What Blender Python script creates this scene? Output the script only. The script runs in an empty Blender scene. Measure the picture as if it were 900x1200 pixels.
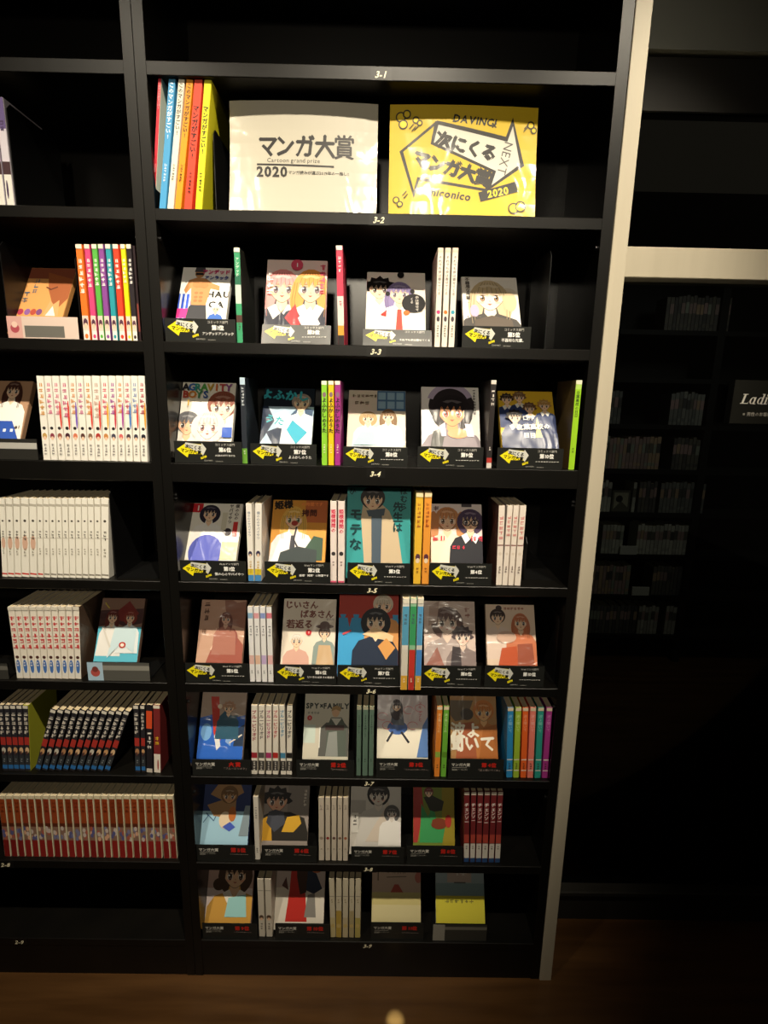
import bpy, math, random
from mathutils import Matrix, Vector
random.seed(7)
S = bpy.context.scene
COL = S.collection
# ------------------------------------------------------------------ camera
CAMP = (0.445829617, -1.12986930, 1.50055906)
PITCH, YAW, ROLL, FPX = 0.206066719, 0.00814092339, 0.0195611219, 622.515702
def _rot():
    cy, sy, cp, sp, cr, sr = math.cos(YAW), math.sin(YAW), math.cos(PITCH), math.sin(PITCH), math.cos(ROLL), math.sin(ROLL)
    B = Matrix(((1,0,0),(0,0,-1),(0,1,0)))
    Ry = Matrix(((cy,0,-sy),(0,1,0),(sy,0,cy))); Rp = Matrix(((1,0,0),(0,cp,-sp),(0,sp,cp))); Rr = Matrix(((cr,-sr,0),(sr,cr,0),(0,0,1)))
    return Rr @ Rp @ Ry @ B
MW = _rot()                                   # world -> (right, down, forward)
cam = bpy.data.cameras.new('camera'); camo = bpy.data.objects.new('camera', cam); COL.objects.link(camo)
cam.sensor_fit = 'VERTICAL'; cam.sensor_height = 24.0; cam.lens = FPX*24.0/1200.0; cam.clip_start = 0.02
R = Matrix((MW[0], -MW[1], -MW[2])).transposed()
camo.matrix_world = Matrix.Translation(CAMP) @ R.to_4x4()
S.camera = camo
CP = Vector(CAMP); MT = MW.transposed()
def U(px, py, Y=0.0):                         # point at depth Y that stands at a photo pixel
    d = MT @ Vector(((px-450)/FPX, (py-600)/FPX, 1.0))
    return CP + d*((Y-CP.y)/d.y)
def proj(P):
    c = MW @ (Vector(P)-CP)
    return 450+FPX*c.x/c.z, 600+FPX*c.y/c.z
# ------------------------------------------------------------------ world, lights, exposure
vs = S.view_settings; S.display_settings.display_device = 'sRGB'
vs.view_transform = 'Standard'; vs.look = 'None'; vs.gamma = 1.0; vs.use_curve_mapping = False; vs.exposure = 0.0
W = bpy.data.worlds.new('world'); S.world = W; W.use_nodes = True
W.node_tree.nodes['Background'].inputs[0].default_value = (1.0, 0.8, 0.6, 1); W.node_tree.nodes['Background'].inputs[1].default_value = 0.013
def spot(name, loc, aim, energy, cone, blend, color, radius=0.03):
    l = bpy.data.lights.new(name, 'SPOT'); l.energy = energy; l.spot_size = math.radians(cone); l.spot_blend = blend
    l.color = color; l.shadow_soft_size = radius
    o = bpy.data.objects.new(name, l); COL.objects.link(o); o.location = loc
    o.rotation_euler = (Vector(aim)-Vector(loc)).to_track_quat('-Z', 'Y').to_euler()
    return o
WARM = (1.0, 0.885, 0.69)
spot('ceiling_spot', (0.56,-1.02,2.95), (0.27,0.0,1.50), 185, 54, 1.0, WARM, 0.024)
spot('ceiling_spot', (1.22,-0.95,2.95), (0.94,0.0,1.74), 135, 39, 1.0, WARM, 0.03)
spot('ceiling_spot', (-0.36,-1.02,2.95), (-0.18,0.0,1.40), 115, 52, 1.0, WARM, 0.024)
spot('far_ceiling_spot', (0.30,-3.8,2.65), (0.25,0.0,1.50), 140, 40, 1.0, WARM, 0.10)
spot('floor_glint_helper', (0.7,-0.75,2.95), (0.5065,-0.100,0.0), 1500, 1.0, 1.0, (0.8,1.0,0.8), 0.004)  # unseen narrow beam, added only to put the small glint on the floor
spot('back_room_lamp', (2.2,0.75,2.5), (1.8,1.8,0.9), 12, 95, 1.0, (1.0,0.93,0.82), 0.15)
# ------------------------------------------------------------------ helpers
def lin(h):
    if isinstance(h, tuple): return h
    h = h.lstrip('#')
    v = [int(h[i:i+2], 16)/255 for i in (0,2,4)]
    return tuple((c/12.92 if c <= .04045 else ((c+.055)/1.055)**2.4) for c in v) + (1.0,)
MATS = {}
def mat(name, base='#808080', rough=.5, spec=.5, metal=0.0, noise=None, bump=None, coat=None, attr=False):
    m = bpy.data.materials.new(name); m.use_nodes = True; nt = m.node_tree; b = nt.nodes['Principled BSDF']
    b.inputs['Roughness'].default_value = rough; b.inputs['Specular IOR Level'].default_value = spec; b.inputs['Metallic'].default_value = metal
    b.inputs['Base Color'].default_value = lin(base)
    if attr:
        a = nt.nodes.new('ShaderNodeVertexColor'); a.layer_name = 'Col'; nt.links.new(a.outputs[0], b.inputs['Base Color'])
    if noise or bump:
        tc = nt.nodes.new('ShaderNodeTexCoord'); mp = nt.nodes.new('ShaderNodeMapping'); nt.links.new(tc.outputs['Object'], mp.inputs[0])
        mp.inputs['Scale'].default_value = (noise or bump)['scale']
        n = nt.nodes.new('ShaderNodeTexNoise'); n.inputs['Scale'].default_value = 1.0; n.inputs['Detail'].default_value = 5
        nt.links.new(mp.outputs[0], n.inputs['Vector'])
        if noise:
            r = nt.nodes.new('ShaderNodeValToRGB'); r.color_ramp.elements[0].color = lin(noise['a']); r.color_ramp.elements[1].color = lin(noise['b'])
            r.color_ramp.elements[0].position = .35; r.color_ramp.elements[1].position = .7
            nt.links.new(n.outputs[0], r.inputs[0]); nt.links.new(r.outputs[0], b.inputs['Base Color'])
        if bump:
            bp = nt.nodes.new('ShaderNodeBump'); bp.inputs['Strength'].default_value = bump['s']; bp.inputs['Distance'].default_value = bump.get('d', .01)
            nt.links.new(n.outputs[0], bp.inputs['Height']); nt.links.new(bp.outputs[0], b.inputs['Normal'])
    if coat:
        b.inputs['Coat Weight'].default_value = coat['w']; b.inputs['Coat Roughness'].default_value = coat['r']
        tc = nt.nodes.new('ShaderNodeTexCoord'); oi = nt.nodes.new('ShaderNodeObjectInfo'); ad = nt.nodes.new('ShaderNodeVectorMath'); ad.operation = 'ADD'
        mu = nt.nodes.new('ShaderNodeVectorMath'); mu.operation = 'SCALE'; mu.inputs['Scale'].default_value = 3.0
        nt.links.new(oi.outputs['Location'], mu.inputs[0]); nt.links.new(tc.outputs['Object'], ad.inputs[0]); nt.links.new(mu.outputs[0], ad.inputs[1])
        mp = nt.nodes.new('ShaderNodeMapping'); mp.inputs['Scale'].default_value = coat['scale']; nt.links.new(ad.outputs[0], mp.inputs[0])
        n = nt.nodes.new('ShaderNodeTexNoise'); n.inputs['Scale'].default_value = 1.0; n.inputs['Detail'].default_value = 1.5; n.inputs['Distortion'].default_value = 1.2
        nt.links.new(mp.outputs[0], n.inputs['Vector'])
        bp = nt.nodes.new('ShaderNodeBump'); bp.inputs['Strength'].default_value = coat['s']; bp.inputs['Distance'].default_value = .01
        nt.links.new(n.outputs[0], bp.inputs['Height']); nt.links.new(bp.outputs[0], b.inputs['Coat Normal'])
    MATS[name] = m
    return m
BACKB = mat('black_back_laminate', rough=.27, spec=.5, noise=dict(scale=(1.2,9,9), a='#0c0b09', b='#12100d'))
BLACK = mat('black_laminate', rough=.38, spec=.32, noise=dict(scale=(9,9,1.2), a='#0b0a08', b='#110f0c'), bump=dict(scale=(9,9,1.2), s=.05))
GLOSSB = mat('black_laminate_gloss', rough=.24, spec=.2, noise=dict(scale=(9,9,1.2), a='#0b0a08', b='#100e0b'))
PLATE = mat('black_steel', '#0d0d0d', .38, .4)
CARD = mat('print_card', rough=.38, spec=.35, attr=True)
PRINT = mat('print_gloss', rough=.5, spec=.2, attr=True)
WRAP = mat('print_shrink_wrapped', rough=.5, spec=.25, attr=True, coat=dict(w=.16, r=.2, scale=(26,26,13), s=.25))
CREASE = mat('print_creased_wrap', rough=.5, spec=.25, attr=True, coat=dict(w=.9, r=.2, scale=(11,11,30), s=.8))
SLEEVE = mat('print_card_sleeve', rough=.34, spec=.7, attr=True)
SPINE = mat('print_spine', rough=.42, spec=.3, attr=True)
POSTER = mat('print_poster', rough=.5, spec=.3, attr=True, coat=dict(w=.11, r=.11, scale=(16,16,9), s=.22))
PAGES = mat('page_edges', rough=.9, spec=.1, noise=dict(scale=(900,8,8), a='#cdbb98', b='#e0d1b0'))
METAL = mat('beige_metal', rough=.5, spec=.4, noise=dict(scale=(30,30,2), a='#c6bca6', b='#cdc3ad'))
GREYP = mat('grey_panel', '#a3a69d', .55, .3)
DARKP = mat('dark_panel', '#2c2a26', .5, .3)
FLOORM = mat('floor_wood', rough=.28, spec=.35, noise=dict(scale=(2.2,26,4), a='#4a3119', b='#644526'), bump=dict(scale=(3,30,4), s=.04))
WALLM = mat('wall_paint', '#1c1a18', .8, .2)
FARM = mat('far_laminate', '#191816', .6, .3)
def glassmat():
    m = bpy.data.materials.new('dark_glass'); m.use_nodes = True; nt = m.node_tree; nt.nodes.clear()
    o = nt.nodes.new('ShaderNodeOutputMaterial'); mix = nt.nodes.new('ShaderNodeMixShader'); t = nt.nodes.new('ShaderNodeBsdfTransparent'); g = nt.nodes.new('ShaderNodeBsdfGlossy')
    t.inputs[0].default_value = (.62,.66,.64,1); g.inputs['Roughness'].default_value = .03
    f = nt.nodes.new('ShaderNodeFresnel'); f.inputs[0].default_value = 1.45
    nt.links.new(f.outputs[0], mix.inputs[0]); nt.links.new(t.outputs[0], mix.inputs[1]); nt.links.new(g.outputs[0], mix.inputs[2]); nt.links.new(mix.outputs[0], o.inputs[0])
    return m
GLASS = glassmat()

def link(name, me, parent=None):
    o = bpy.data.objects.new(name, me); COL.objects.link(o)
    if parent: o.parent = parent
    return o
def tag(o, label=None, cat=None, group=None, kind=None):
    if label: o['label'] = label
    if cat: o['category'] = cat
    if group: o['group'] = group
    if kind: o['kind'] = kind
    return o
def empty(name, loc, label, cat, group=None, rot=None):
    o = bpy.data.objects.new(name, None); o.empty_display_size = .02; COL.objects.link(o); o.location = loc
    if rot: o.rotation_euler = rot
    return tag(o, label, cat, group)
class MB:
    """verts, faces and face colours of one mesh"""
    def __init__(s): s.v = []; s.f = []; s.c = []
    def poly(s, pts, col=None):
        b = len(s.v); s.v += [tuple(p) for p in pts]; s.f.append(tuple(range(b, b+len(pts)))); s.c.append(col)
    def prism(s, pts, z0, z1, col=None, axis='z'):
        """pts counter-clockwise in (x,y); extruded along z"""
        b = len(s.v); n = len(pts)
        mp = (lambda p, z: (p[0], p[1], z)) if axis == 'z' else ((lambda p, z: (z, p[0], p[1])) if axis == 'x' else (lambda p, z: (p[0], -z, p[1])))
        s.v += [mp(p, z0) for p in pts] + [mp(p, z1) for p in pts]
        s.f.append(tuple(range(b+n-1, b-1, -1))); s.c.append(col)
        s.f.append(tuple(range(b+n, b+2*n))); s.c.append(col)
        for i in range(n):
            j = (i+1) % n; s.f.append((b+i, b+j, b+n+j, b+n+i)); s.c.append(col)
    def box(s, x0, x1, y0, y1, z0, z1, col=None): s.prism([(x0,y0),(x1,y0),(x1,y1),(x0,y1)], z0, z1, col)
    def mesh(s, name, m):
        me = bpy.data.meshes.new(name); me.from_pydata(s.v, [], s.f)
        if any(c is not None for c in s.c):
            a = me.color_attributes.new('Col', 'FLOAT_COLOR', 'CORNER'); buf = []
            for f, c in zip(s.f, s.c): buf += list(lin(c or '#ffffff'))*len(f)
            a.data.foreach_set('color', buf)
        me.materials.append(m); me.update()
        return me
    def build(s, name, m, parent=None): return link(name, s.mesh(name, m), parent)
def bevelbox(x0, x1, y0, y1, z0, z1, b=.0015):
    """box whose four long edges (along its longest axis) are chamfered"""
    m = MB(); L = (x1-x0, y1-y0, z1-z0); k = L.index(max(L))
    def oct_(a0, a1, c0, c1): return [(a0+b,c0),(a1-b,c0),(a1,c0+b),(a1,c1-b),(a1-b,c1),(a0+b,c1),(a0,c1-b),(a0,c0+b)]
    if k == 2: m.prism(oct_(x0,x1,y0,y1), z0, z1)
    elif k == 0: m.prism(oct_(y0,y1,z0,z1), x0, x1, axis='x')
    else: m.prism(oct_(x0,x1,z0,z1), -y1, -y0, axis='y')
    return m
# ------------------------------------------------------------------ glyphs and flat print
_G = {}
_cu = bpy.data.curves.new('glyph', 'FONT'); _ob = bpy.data.objects.new('glyph', _cu); _cu.resolution_u = 1
def glyph(ch, bold=.0):
    if ord(ch) > 127: bold = 0.0
    k = (ch, bold)
    if k not in _G:
        _cu.body = ch; _cu.offset = bold; _cu.resolution_u = 2 if ord(ch) < 128 else 1
        me = _ob.to_mesh(); vs_ = [(v.co.x, v.co.y) for v in me.vertices]; fs = [tuple(p.vertices) for p in me.polygons]
        if vs_:
            xs = [v[0] for v in vs_]; ys = [v[1] for v in vs_]; bb = (min(xs), max(xs), min(ys), max(ys))
        else: bb = (0, .25, 0, .1)
        _G[k] = (vs_, fs, bb); _ob.to_mesh_clear()
    return _G[k]
def clip(pts, W, H):
    for ax, lim, sg in ((0,0,1),(0,W,-1),(1,0,1),(1,H,-1)):
        if not pts: return pts
        out = []
        for i in range(len(pts)):
            a, b = pts[i-1], pts[i]; da, db = sg*(a[ax]-lim), sg*(b[ax]-lim)
            if (da < 0) != (db < 0):
                t = da/(da-db); out.append((a[0]+t*(b[0]-a[0]), a[1]+t*(b[1]-a[1])))
            if db >= 0: out.append(b)
        pts = out
    return pts
class Art:
    """flat print on a W x H face (metres, origin lower left); drawing coordinates are x 0..1 and y 0..1 above v0"""
    EPS = 3.5e-5
    def __init__(s, W, H, bg, v0=0.0, ys=1.0):
        s.W, s.H, s.v0, s.L, s.P, s.ys = W, H, v0, 0, [], ys
        s.bg = bg; s.rect(-1, -3, 2, 3, bg)
    def pt(s, p): return (p[0]*s.W, s.H*(s.v0+(1-s.v0)*p[1]*s.ys))
    def raw(s, pts, col):
        q = clip(pts, s.W, s.H)
        if len(q) > 2: s.P.append((q, col, s.L))
    def poly(s, pts, col): s.L += 1; s.raw([s.pt(p) for p in pts], col)
    def rect(s, x0, y0, x1, y1, col): s.poly([(x0,y0),(x1,y0),(x1,y1),(x0,y1)], col)
    def ell(s, cx, cy, rx, ry, col, n=18, a0=0, a1=360):
        """radii are in widths"""
        s.L += 1; c = s.pt((cx, cy)); k = s.W
        s.raw([(c[0]+rx*k*math.cos(math.radians(a0+(a1-a0)*i/n)), c[1]+ry*k*math.sin(math.radians(a0+(a1-a0)*i/n))) for i in range(n)], col)
    def line(s, pts, w, col):
        s.L += 1; q = [s.pt(p) for p in pts]; h = w*s.W/2
        for a, b in zip(q, q[1:]):
            dx, dy = b[0]-a[0], b[1]-a[1]; l = math.hypot(dx, dy) or 1; nx, ny = -dy/l*h, dx/l*h; ex, ey = dx/l*h*.6, dy/l*h*.6
            s.raw([(a[0]-ex+nx,a[1]-ey+ny),(a[0]-ex-nx,a[1]-ey-ny),(b[0]+ex-nx,b[1]+ey-ny),(b[0]+ex+nx,b[1]+ey+ny)], col)
    def ring(s, cx, cy, rx, ry, w, col, n=20, a0=0, a1=360):
        c = s.pt((cx, cy)); k = s.W; s.L += 1
        A = [math.radians(a0+(a1-a0)*i/n) for i in range(n+1)]
        for a, b in zip(A, A[1:]):
            s.raw([(c[0]+(rx-w/2)*k*math.cos(a), c[1]+(ry-w/2)*k*math.sin(a)),(c[0]+(rx+w/2)*k*math.cos(a), c[1]+(ry+w/2)*k*math.sin(a)),
                   (c[0]+(rx+w/2)*k*math.cos(b), c[1]+(ry+w/2)*k*math.sin(b)),(c[0]+(rx-w/2)*k*math.cos(b), c[1]+(ry-w/2)*k*math.sin(b))], col)
    def text(s, t, x, y, size, col, bold=.012, vert=False, rot=0, shear=0, align='c', sx=1.0, pitch=None):
        """(x,y) is the centre of the line (top centre when vertical); size is the em in widths"""
        s.L += 1; k = size*s.W; c = s.pt((x, y)); ca, sa = math.cos(math.radians(rot)), math.sin(math.radians(rot))
        gl = [(ch, glyph(ch, bold)) for ch in t]
        if vert:
            step = pitch or 1.02
            pos = [(-(g[2][0]+g[2][1])/2, -.42-step*i*1.0-.0) for i, (ch, g) in enumerate(gl)]
            pos = [(px, py-(.38 if ord(ch) > 255 else (g[2][2]+g[2][3])/2)) for (px, py), (ch, g) in zip(pos, gl)]
        else:
            pos = []; adv = 0
            for ch, g in gl:
                a = (pitch or 1.0) if ord(ch) > 255 else (.28 if ch == ' ' else g[2][1]-min(0, g[2][0])+.07)
                pos.append((adv-(min(0, g[2][0]) if ord(ch) < 256 else 0), -.36)); adv += a
            off = {'c': -adv/2, 'l': 0, 'r': -adv}[align]; pos = [(px+off, py) for px, py in pos]
        L0 = s.L
        for (ch, (vv, ff, bb)), (ox, oy) in zip(gl, pos):
            q = []
            for (vx, vy) in vv:
                X, Y = (vx+ox), (vy+oy)
                X = X*sx+shear*(Y)
                q.append((c[0]+k*(X*ca-Y*sa), c[1]+k*(X*sa+Y*ca)))
            amp = 1.35*bold*k
            wts = ((0,0),) if ord(ch) < 128 or bold < .008 else (((0,0),(amp,0),(-amp,0),(0,amp),(0,-amp)) if k > .0055 else ((amp*.7,0),(-amp*.7,0)))
            for ki, (dx, dy) in enumerate(wts):
                s.L = L0+.16*ki
                for f in ff: s.raw([(q[i][0]+dx, q[i][1]+dy) for i in f], col)
    def into(s, mb, x0, z0, y0):
        for pts, col, L in s.P:
            y = y0-s.EPS*L
            a = sum(pts[i-1][0]*pts[i][1]-pts[i][0]*pts[i-1][1] for i in range(len(pts)))
            if a < 0: pts = pts[::-1]
            mb.poly([(x0+p[0], y, z0+p[1]) for p in pts], col)
        return mb
def scrib(a, x, y, size, n, col, vert=0):
    """lettering too small to read in the photograph: strokes in character cells"""
    rn = random.Random(int(x*1000+y*77+n))
    for i in range(n):
        cx, cy = (x, y-size*(i+.5)) if vert else (x+size*(i+.5), y)
        for k in range(4):
            h = rn.random() < .5; o = (rn.random()-.5)*.6*size; l = size*(.25+.15*rn.random())
            a.line([(cx-l,cy+o),(cx+l,cy+o+.05*size)] if h else [(cx+o,cy-l),(cx+o+.1*size*(rn.random()-.5),cy+l)], size*.12, col)
def _hx(c): c = c.lstrip('#'); return [int(c[i:i+2], 16) for i in (0,2,4)]
def shade(c, k): return '#%02x%02x%02x' % tuple(min(255, int(v*k)) for v in _hx(c))
def mixc(a, b, t): return '#%02x%02x%02x' % tuple(int(x*(1-t)+y*t) for x, y in zip(_hx(a), _hx(b)))
# --- a generic drawn head and shoulders
def person(a, cx, cy, r, hair, top, skin='#f2cfae', style='long', eye='#3a2c2a', body=True, tie=None, mouth=True, collar=None, hl=None):
    if style == 'long': a.ell(cx, cy-.75*r, 1.3*r, 2.0*r, hair, 22)
    elif style == 'bob': a.ell(cx, cy-.12*r, 1.32*r, 1.32*r, hair, 22)
    elif style == 'twin':
        a.ell(cx-1.3*r, cy-.7*r, .5*r, 1.5*r, hair); a.ell(cx+1.3*r, cy-.7*r, .5*r, 1.5*r, hair); a.ell(cx, cy+.1*r, 1.15*r, 1.12*r, hair)
    elif style == 'spiky':
        p = []
        for i in range(15):
            t = math.radians(-20+220*i/14); k = (1.42 if i % 2 else 1.12)*r; p.append((cx+k*math.cos(t), cy+.1*r+k*math.sin(t)*1.0))
        a.poly(p, hair)
    else: a.ell(cx, cy+.18*r, 1.14*r, 1.08*r, hair, 20)
    if style == 'bun': a.ell(cx+.2*r, cy+1.35*r, .45*r, .42*r, hair)
    if body:
        a.poly([(cx-.35*r,cy-.7*r),(cx+.35*r,cy-.7*r),(cx+.5*r,cy-1.35*r),(cx+1.5*r,cy-1.75*r),(cx+2.0*r,cy-2.6*r),(cx+2.2*r,cy-6*r),(cx-2.2*r,cy-6*r),(cx-2.0*r,cy-2.6*r),(cx-1.5*r,cy-1.75*r),(cx-.5*r,cy-1.35*r)], top)
        a.poly([(cx-.32*r,cy-.6*r),(cx+.32*r,cy-.6*r),(cx+.36*r,cy-1.3*r),(cx,cy-1.8*r),(cx-.36*r,cy-1.3*r)], skin)
        if collar:
            a.poly([(cx-.4*r,cy-1.2*r),(cx-.05*r,cy-1.85*r),(cx-.5*r,cy-2.3*r),(cx-.9*r,cy-1.5*r)], collar); a.poly([(cx+.4*r,cy-1.2*r),(cx+.9*r,cy-1.5*r),(cx+.5*r,cy-2.3*r),(cx+.05*r,cy-1.85*r)], collar)
        if tie: a.poly([(cx-.18*r,cy-1.75*r),(cx+.18*r,cy-1.75*r),(cx+.3*r,cy-4*r),(cx-.3*r,cy-4*r)], tie)
    f = []
    ink = '#4a3230'
    for i in range(24):
        t = math.radians(15*i); x = math.cos(t); y = math.sin(t)
        f.append((cx+.9*r*x*(1 if y > -.15 else 1-.45*(-.15-y)), cy+r*(y*.95 if y > 0 else y*1.08)))
    a.poly([(cx+(p[0]-cx)*1.035, cy+(p[1]-cy)*1.035) for p in f], ink); a.poly(f, skin)
    sd = shade(skin, .86); a.poly([(cx-.85*r,cy+.5*r),(cx+.85*r,cy+.5*r),(cx+.72*r,cy+.02*r),(cx+.5*r,cy+.22*r),(cx+.2*r,cy-.02*r),(cx,cy+.2*r),(cx-.25*r,cy-.04*r),(cx-.5*r,cy+.22*r),(cx-.75*r,cy-.02*r)], sd)
    for sg in (-1, 1):
        a.ell(cx+sg*.5*r, cy-.5*r, .17*r, .09*r, mixc(skin, '#e8806c', .35), 10)
        a.ell(cx+sg*.42*r, cy-.18*r, .21*r, .25*r, '#fbf6ee', 10); a.ell(cx+sg*.41*r, cy-.19*r, .16*r, .24*r, eye, 12); a.ell(cx+sg*.41*r, cy-.27*r, .10*r, .11*r, mixc(eye, '#d8b8a8', .45), 8); a.ell(cx+sg*.41*r, cy-.17*r, .07*r, .10*r, '#1a1416', 8); a.ell(cx+sg*.41*r-.06*r, cy-.08*r, .055*r, .065*r, '#ffffff', 6)
        a.poly([(cx+sg*.18*r,cy-.02*r),(cx+sg*.42*r,cy+.10*r),(cx+sg*.70*r,cy-.04*r),(cx+sg*.42*r,cy+.03*r)][::sg], '#2a1e20')
        a.line([(cx+sg*.2*r,cy+.22*r),(cx+sg*.62*r,cy+.20*r)], .05*r, shade(hair, .7))
    a.line([(cx-.02*r,cy-.38*r),(cx+.04*r,cy-.44*r)], .04*r, '#b87a64')
    if mouth: a.poly([(cx-.16*r,cy-.60*r),(cx+.16*r,cy-.60*r),(cx,cy-.72*r)], '#b05248')
    dk = shade(hair, .72); lt = mixc(hair, '#ffffff', .28)
    if style in ('long', 'bob', 'twin'):
        for sg in (-1, 1): a.poly([(cx+sg*1.02*r,cy+.5*r),(cx+sg*.74*r,cy+.35*r),(cx+sg*.80*r,cy-.6*r),(cx+sg*.92*r,cy-(1.5 if style == 'long' else .95)*r),(cx+sg*1.16*r,cy-.7*r)], hair)
    fr = [(cx-1.0*r,cy-.35*r),(cx-1.03*r,cy+.45*r),(cx-.62*r,cy+1.0*r),(cx,cy+1.17*r),(cx+.62*r,cy+1.0*r),(cx+1.03*r,cy+.45*r),(cx+1.0*r,cy-.35*r),(cx+.86*r,cy+.25*r),(cx+.62*r,cy-.02*r),(cx+.52*r,cy+.42*r),(cx+.26*r,cy+.02*r),(cx+.12*r,cy+.44*r),(cx-.12*r,cy-.06*r),(cx-.28*r,cy+.44*r),(cx-.52*r,cy+.0*r),(cx-.66*r,cy+.40*r),(cx-.86*r,cy+.12*r)]
    a.poly(fr, hair)
    for k in (-.62,-.36,-.1,.16,.42,.66): a.line([(cx+k*r*.55,cy+1.05*r),(cx+k*r*.95,cy+.62*r),(cx+k*r*1.12,cy+.2*r)], .035*r, dk)
    a.poly([(cx-.62*r,cy+.72*r),(cx-.3*r,cy+.62*r),(cx,cy+.74*r),(cx+.34*r,cy+.60*r),(cx+.64*r,cy+.72*r),(cx+.34*r,cy+.82*r),(cx,cy+.88*r),(cx-.34*r,cy+.84*r)], hl or lt)
    if style == 'long':
        for k in (-1.12,-.95,.95,1.12): a.line([(cx+k*r*.9,cy+.3*r),(cx+k*r*1.04,cy-.9*r),(cx+k*r*.96,cy-2.1*r)], .04*r, dk)
# ------------------------------------------------------------------ setting
SH = [(2.356,2.333),(2.107,2.083),(1.858,1.836),(1.611,1.589),(1.3625,1.3215),(1.097,1.0745),(.8485,.826),(.601,.579),(.3537,.331),(.114,.092)]
DEP = .25
def struct(name, mb, m): return tag(mb.build(name, m), kind='structure')
b = MB(); b.box(-2.4, 4.2, -5.0, 2.6, -.03, 0); struct('floor', b, FLOORM)
b = MB(); b.box(-2.4, .924, .262, .33, 0, 2.75); struct('wall_back', b, WALLM)
b = MB(); b.box(-2.4, 4.2, 2.35, 2.42, 0, 2.75); struct('wall_far', b, WALLM)
b = bevelbox(.8931, .924, -.003, .33, 0, 2.75, .001); struct('trim_1', b, METAL)
PY = .17
zz = lambda y, x=800: U(x, y, PY).z
Z_HEAD, Z_STRIP, Z_B1, Z_B0, Z_SILL = zz(58), zz(127), zz(293), zz(329), zz(1043)
b = MB(); b.box(.9245, 2.9, PY, PY+.05, Z_HEAD, 2.75); struct('wall_right', b, GREYP)
b = MB(); b.box(.9245, 2.9, PY+.012, PY+.05, Z_STRIP, Z_HEAD-.008); struct('trim_2', b, DARKP)
b = bevelbox(.9245, 2.9, PY-.02, PY+.05, Z_B0, Z_B1, .002); struct('trim_3', b, METAL)
b = bevelbox(.9245, 2.9, PY-.012, PY+.05, Z_SILL-.016, Z_SILL, .003); struct('trim_4', b, DARKP)
b = MB(); b.box(.9245, 2.9, PY, PY+.05, 0, Z_SILL-.017); struct('baseboard_right', b, DARKP)
b = MB(); b.box(.9245, 2.9, PY+.02, PY+.026, Z_B1, Z_STRIP); struct('window_1', b, GLASS)
b = MB(); b.box(.9245, 2.9, PY+.02, PY+.026, Z_SILL, Z_B0); struct('window_2', b, GLASS)
# sign on the glass
sx0 = U(858, 470, PY-.004).x; s1, s0 = U(880, 446, PY-.004).z, U(880, 497, PY-.004).z
SW, SHh = .34, s1-s0
sg = empty('sign_plate', (sx0, PY+.018, s0), 'black notice plate with white italic lettering fixed on dark glass', 'sign')
b = bevelbox(0, SW, -.022, -.0005, 0, SHh, .001); b.build('plate', PLATE, sg)
a = Art(SW, SHh, '#23231f'); ey = SHh/SW
lx = (U(867,470,PY).x-sx0)/SW
WH = '#f4f0e4'; k_ = SW/SHh
def ser(x, y): return (lx+x+.26*y, .46+y*k_)
def stem(x, y0, y1, w=.015): a.poly([ser(x,y0), ser(x+w,y0), ser(x+w,y1), ser(x,y1)], WH)
def foot(x, y, w=.034): a.poly([ser(x-w/2+.0075,y-.0025), ser(x+w/2+.0075,y-.0025), ser(x+w/2+.0075,y+.0025), ser(x-w/2+.0075,y+.0025)], WH)
def bowl(x, w=.019):
    q = [ser(x+.019+.019*math.cos(t*math.pi/10), .0225+.0235*math.sin(t*math.pi/10)) for t in range(20)]
    a.poly(q, WH); a.poly([ser(x+.0195+.0085*math.cos(t*math.pi/10), .0225+.0195*math.sin(t*math.pi/10)) for t in range(20)], '#23231f')
stem(.0,0,.065); foot(.0,.065,.036); a.poly([ser(-.010,0), ser(.046,0), ser(.050,.020), ser(.043,.005), ser(-.010,.005)], WH)
bowl(.052); stem(.080,0,.046,.012); foot(.083,0,.020)
bowl(.106); stem(.134,0,.068,.012); foot(.128,.067,.022); foot(.137,0,.020)
stem(.160,0,.045,.012); foot(.158,.044,.022); foot(.162,0,.024); a.ell(*ser(.167,.060), .008, .008, WH)
bowl(.182); a.poly([ser(.188,.021), ser(.214,.021), ser(.214,.026), ser(.188,.026)], WH); a.poly([ser(.206,.004), ser(.224,.004), ser(.224,.017), ser(.206,.017)], '#23231f')
a.line([ser(.254,.040), ser(.236,.036), ser(.248,.022), ser(.252,.010), ser(.232,.005)], .009, WH)
a.text('※男性のお客様はご遠慮ください', lx+.02, .22, .03, '#d8d4c8', .0, align='l', pitch=.98)
a.into(MB(), 0, 0, 0); mb = a.into(MB(), .001, .001, -.0222); mb.build('lettering', CARD, sg)
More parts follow.
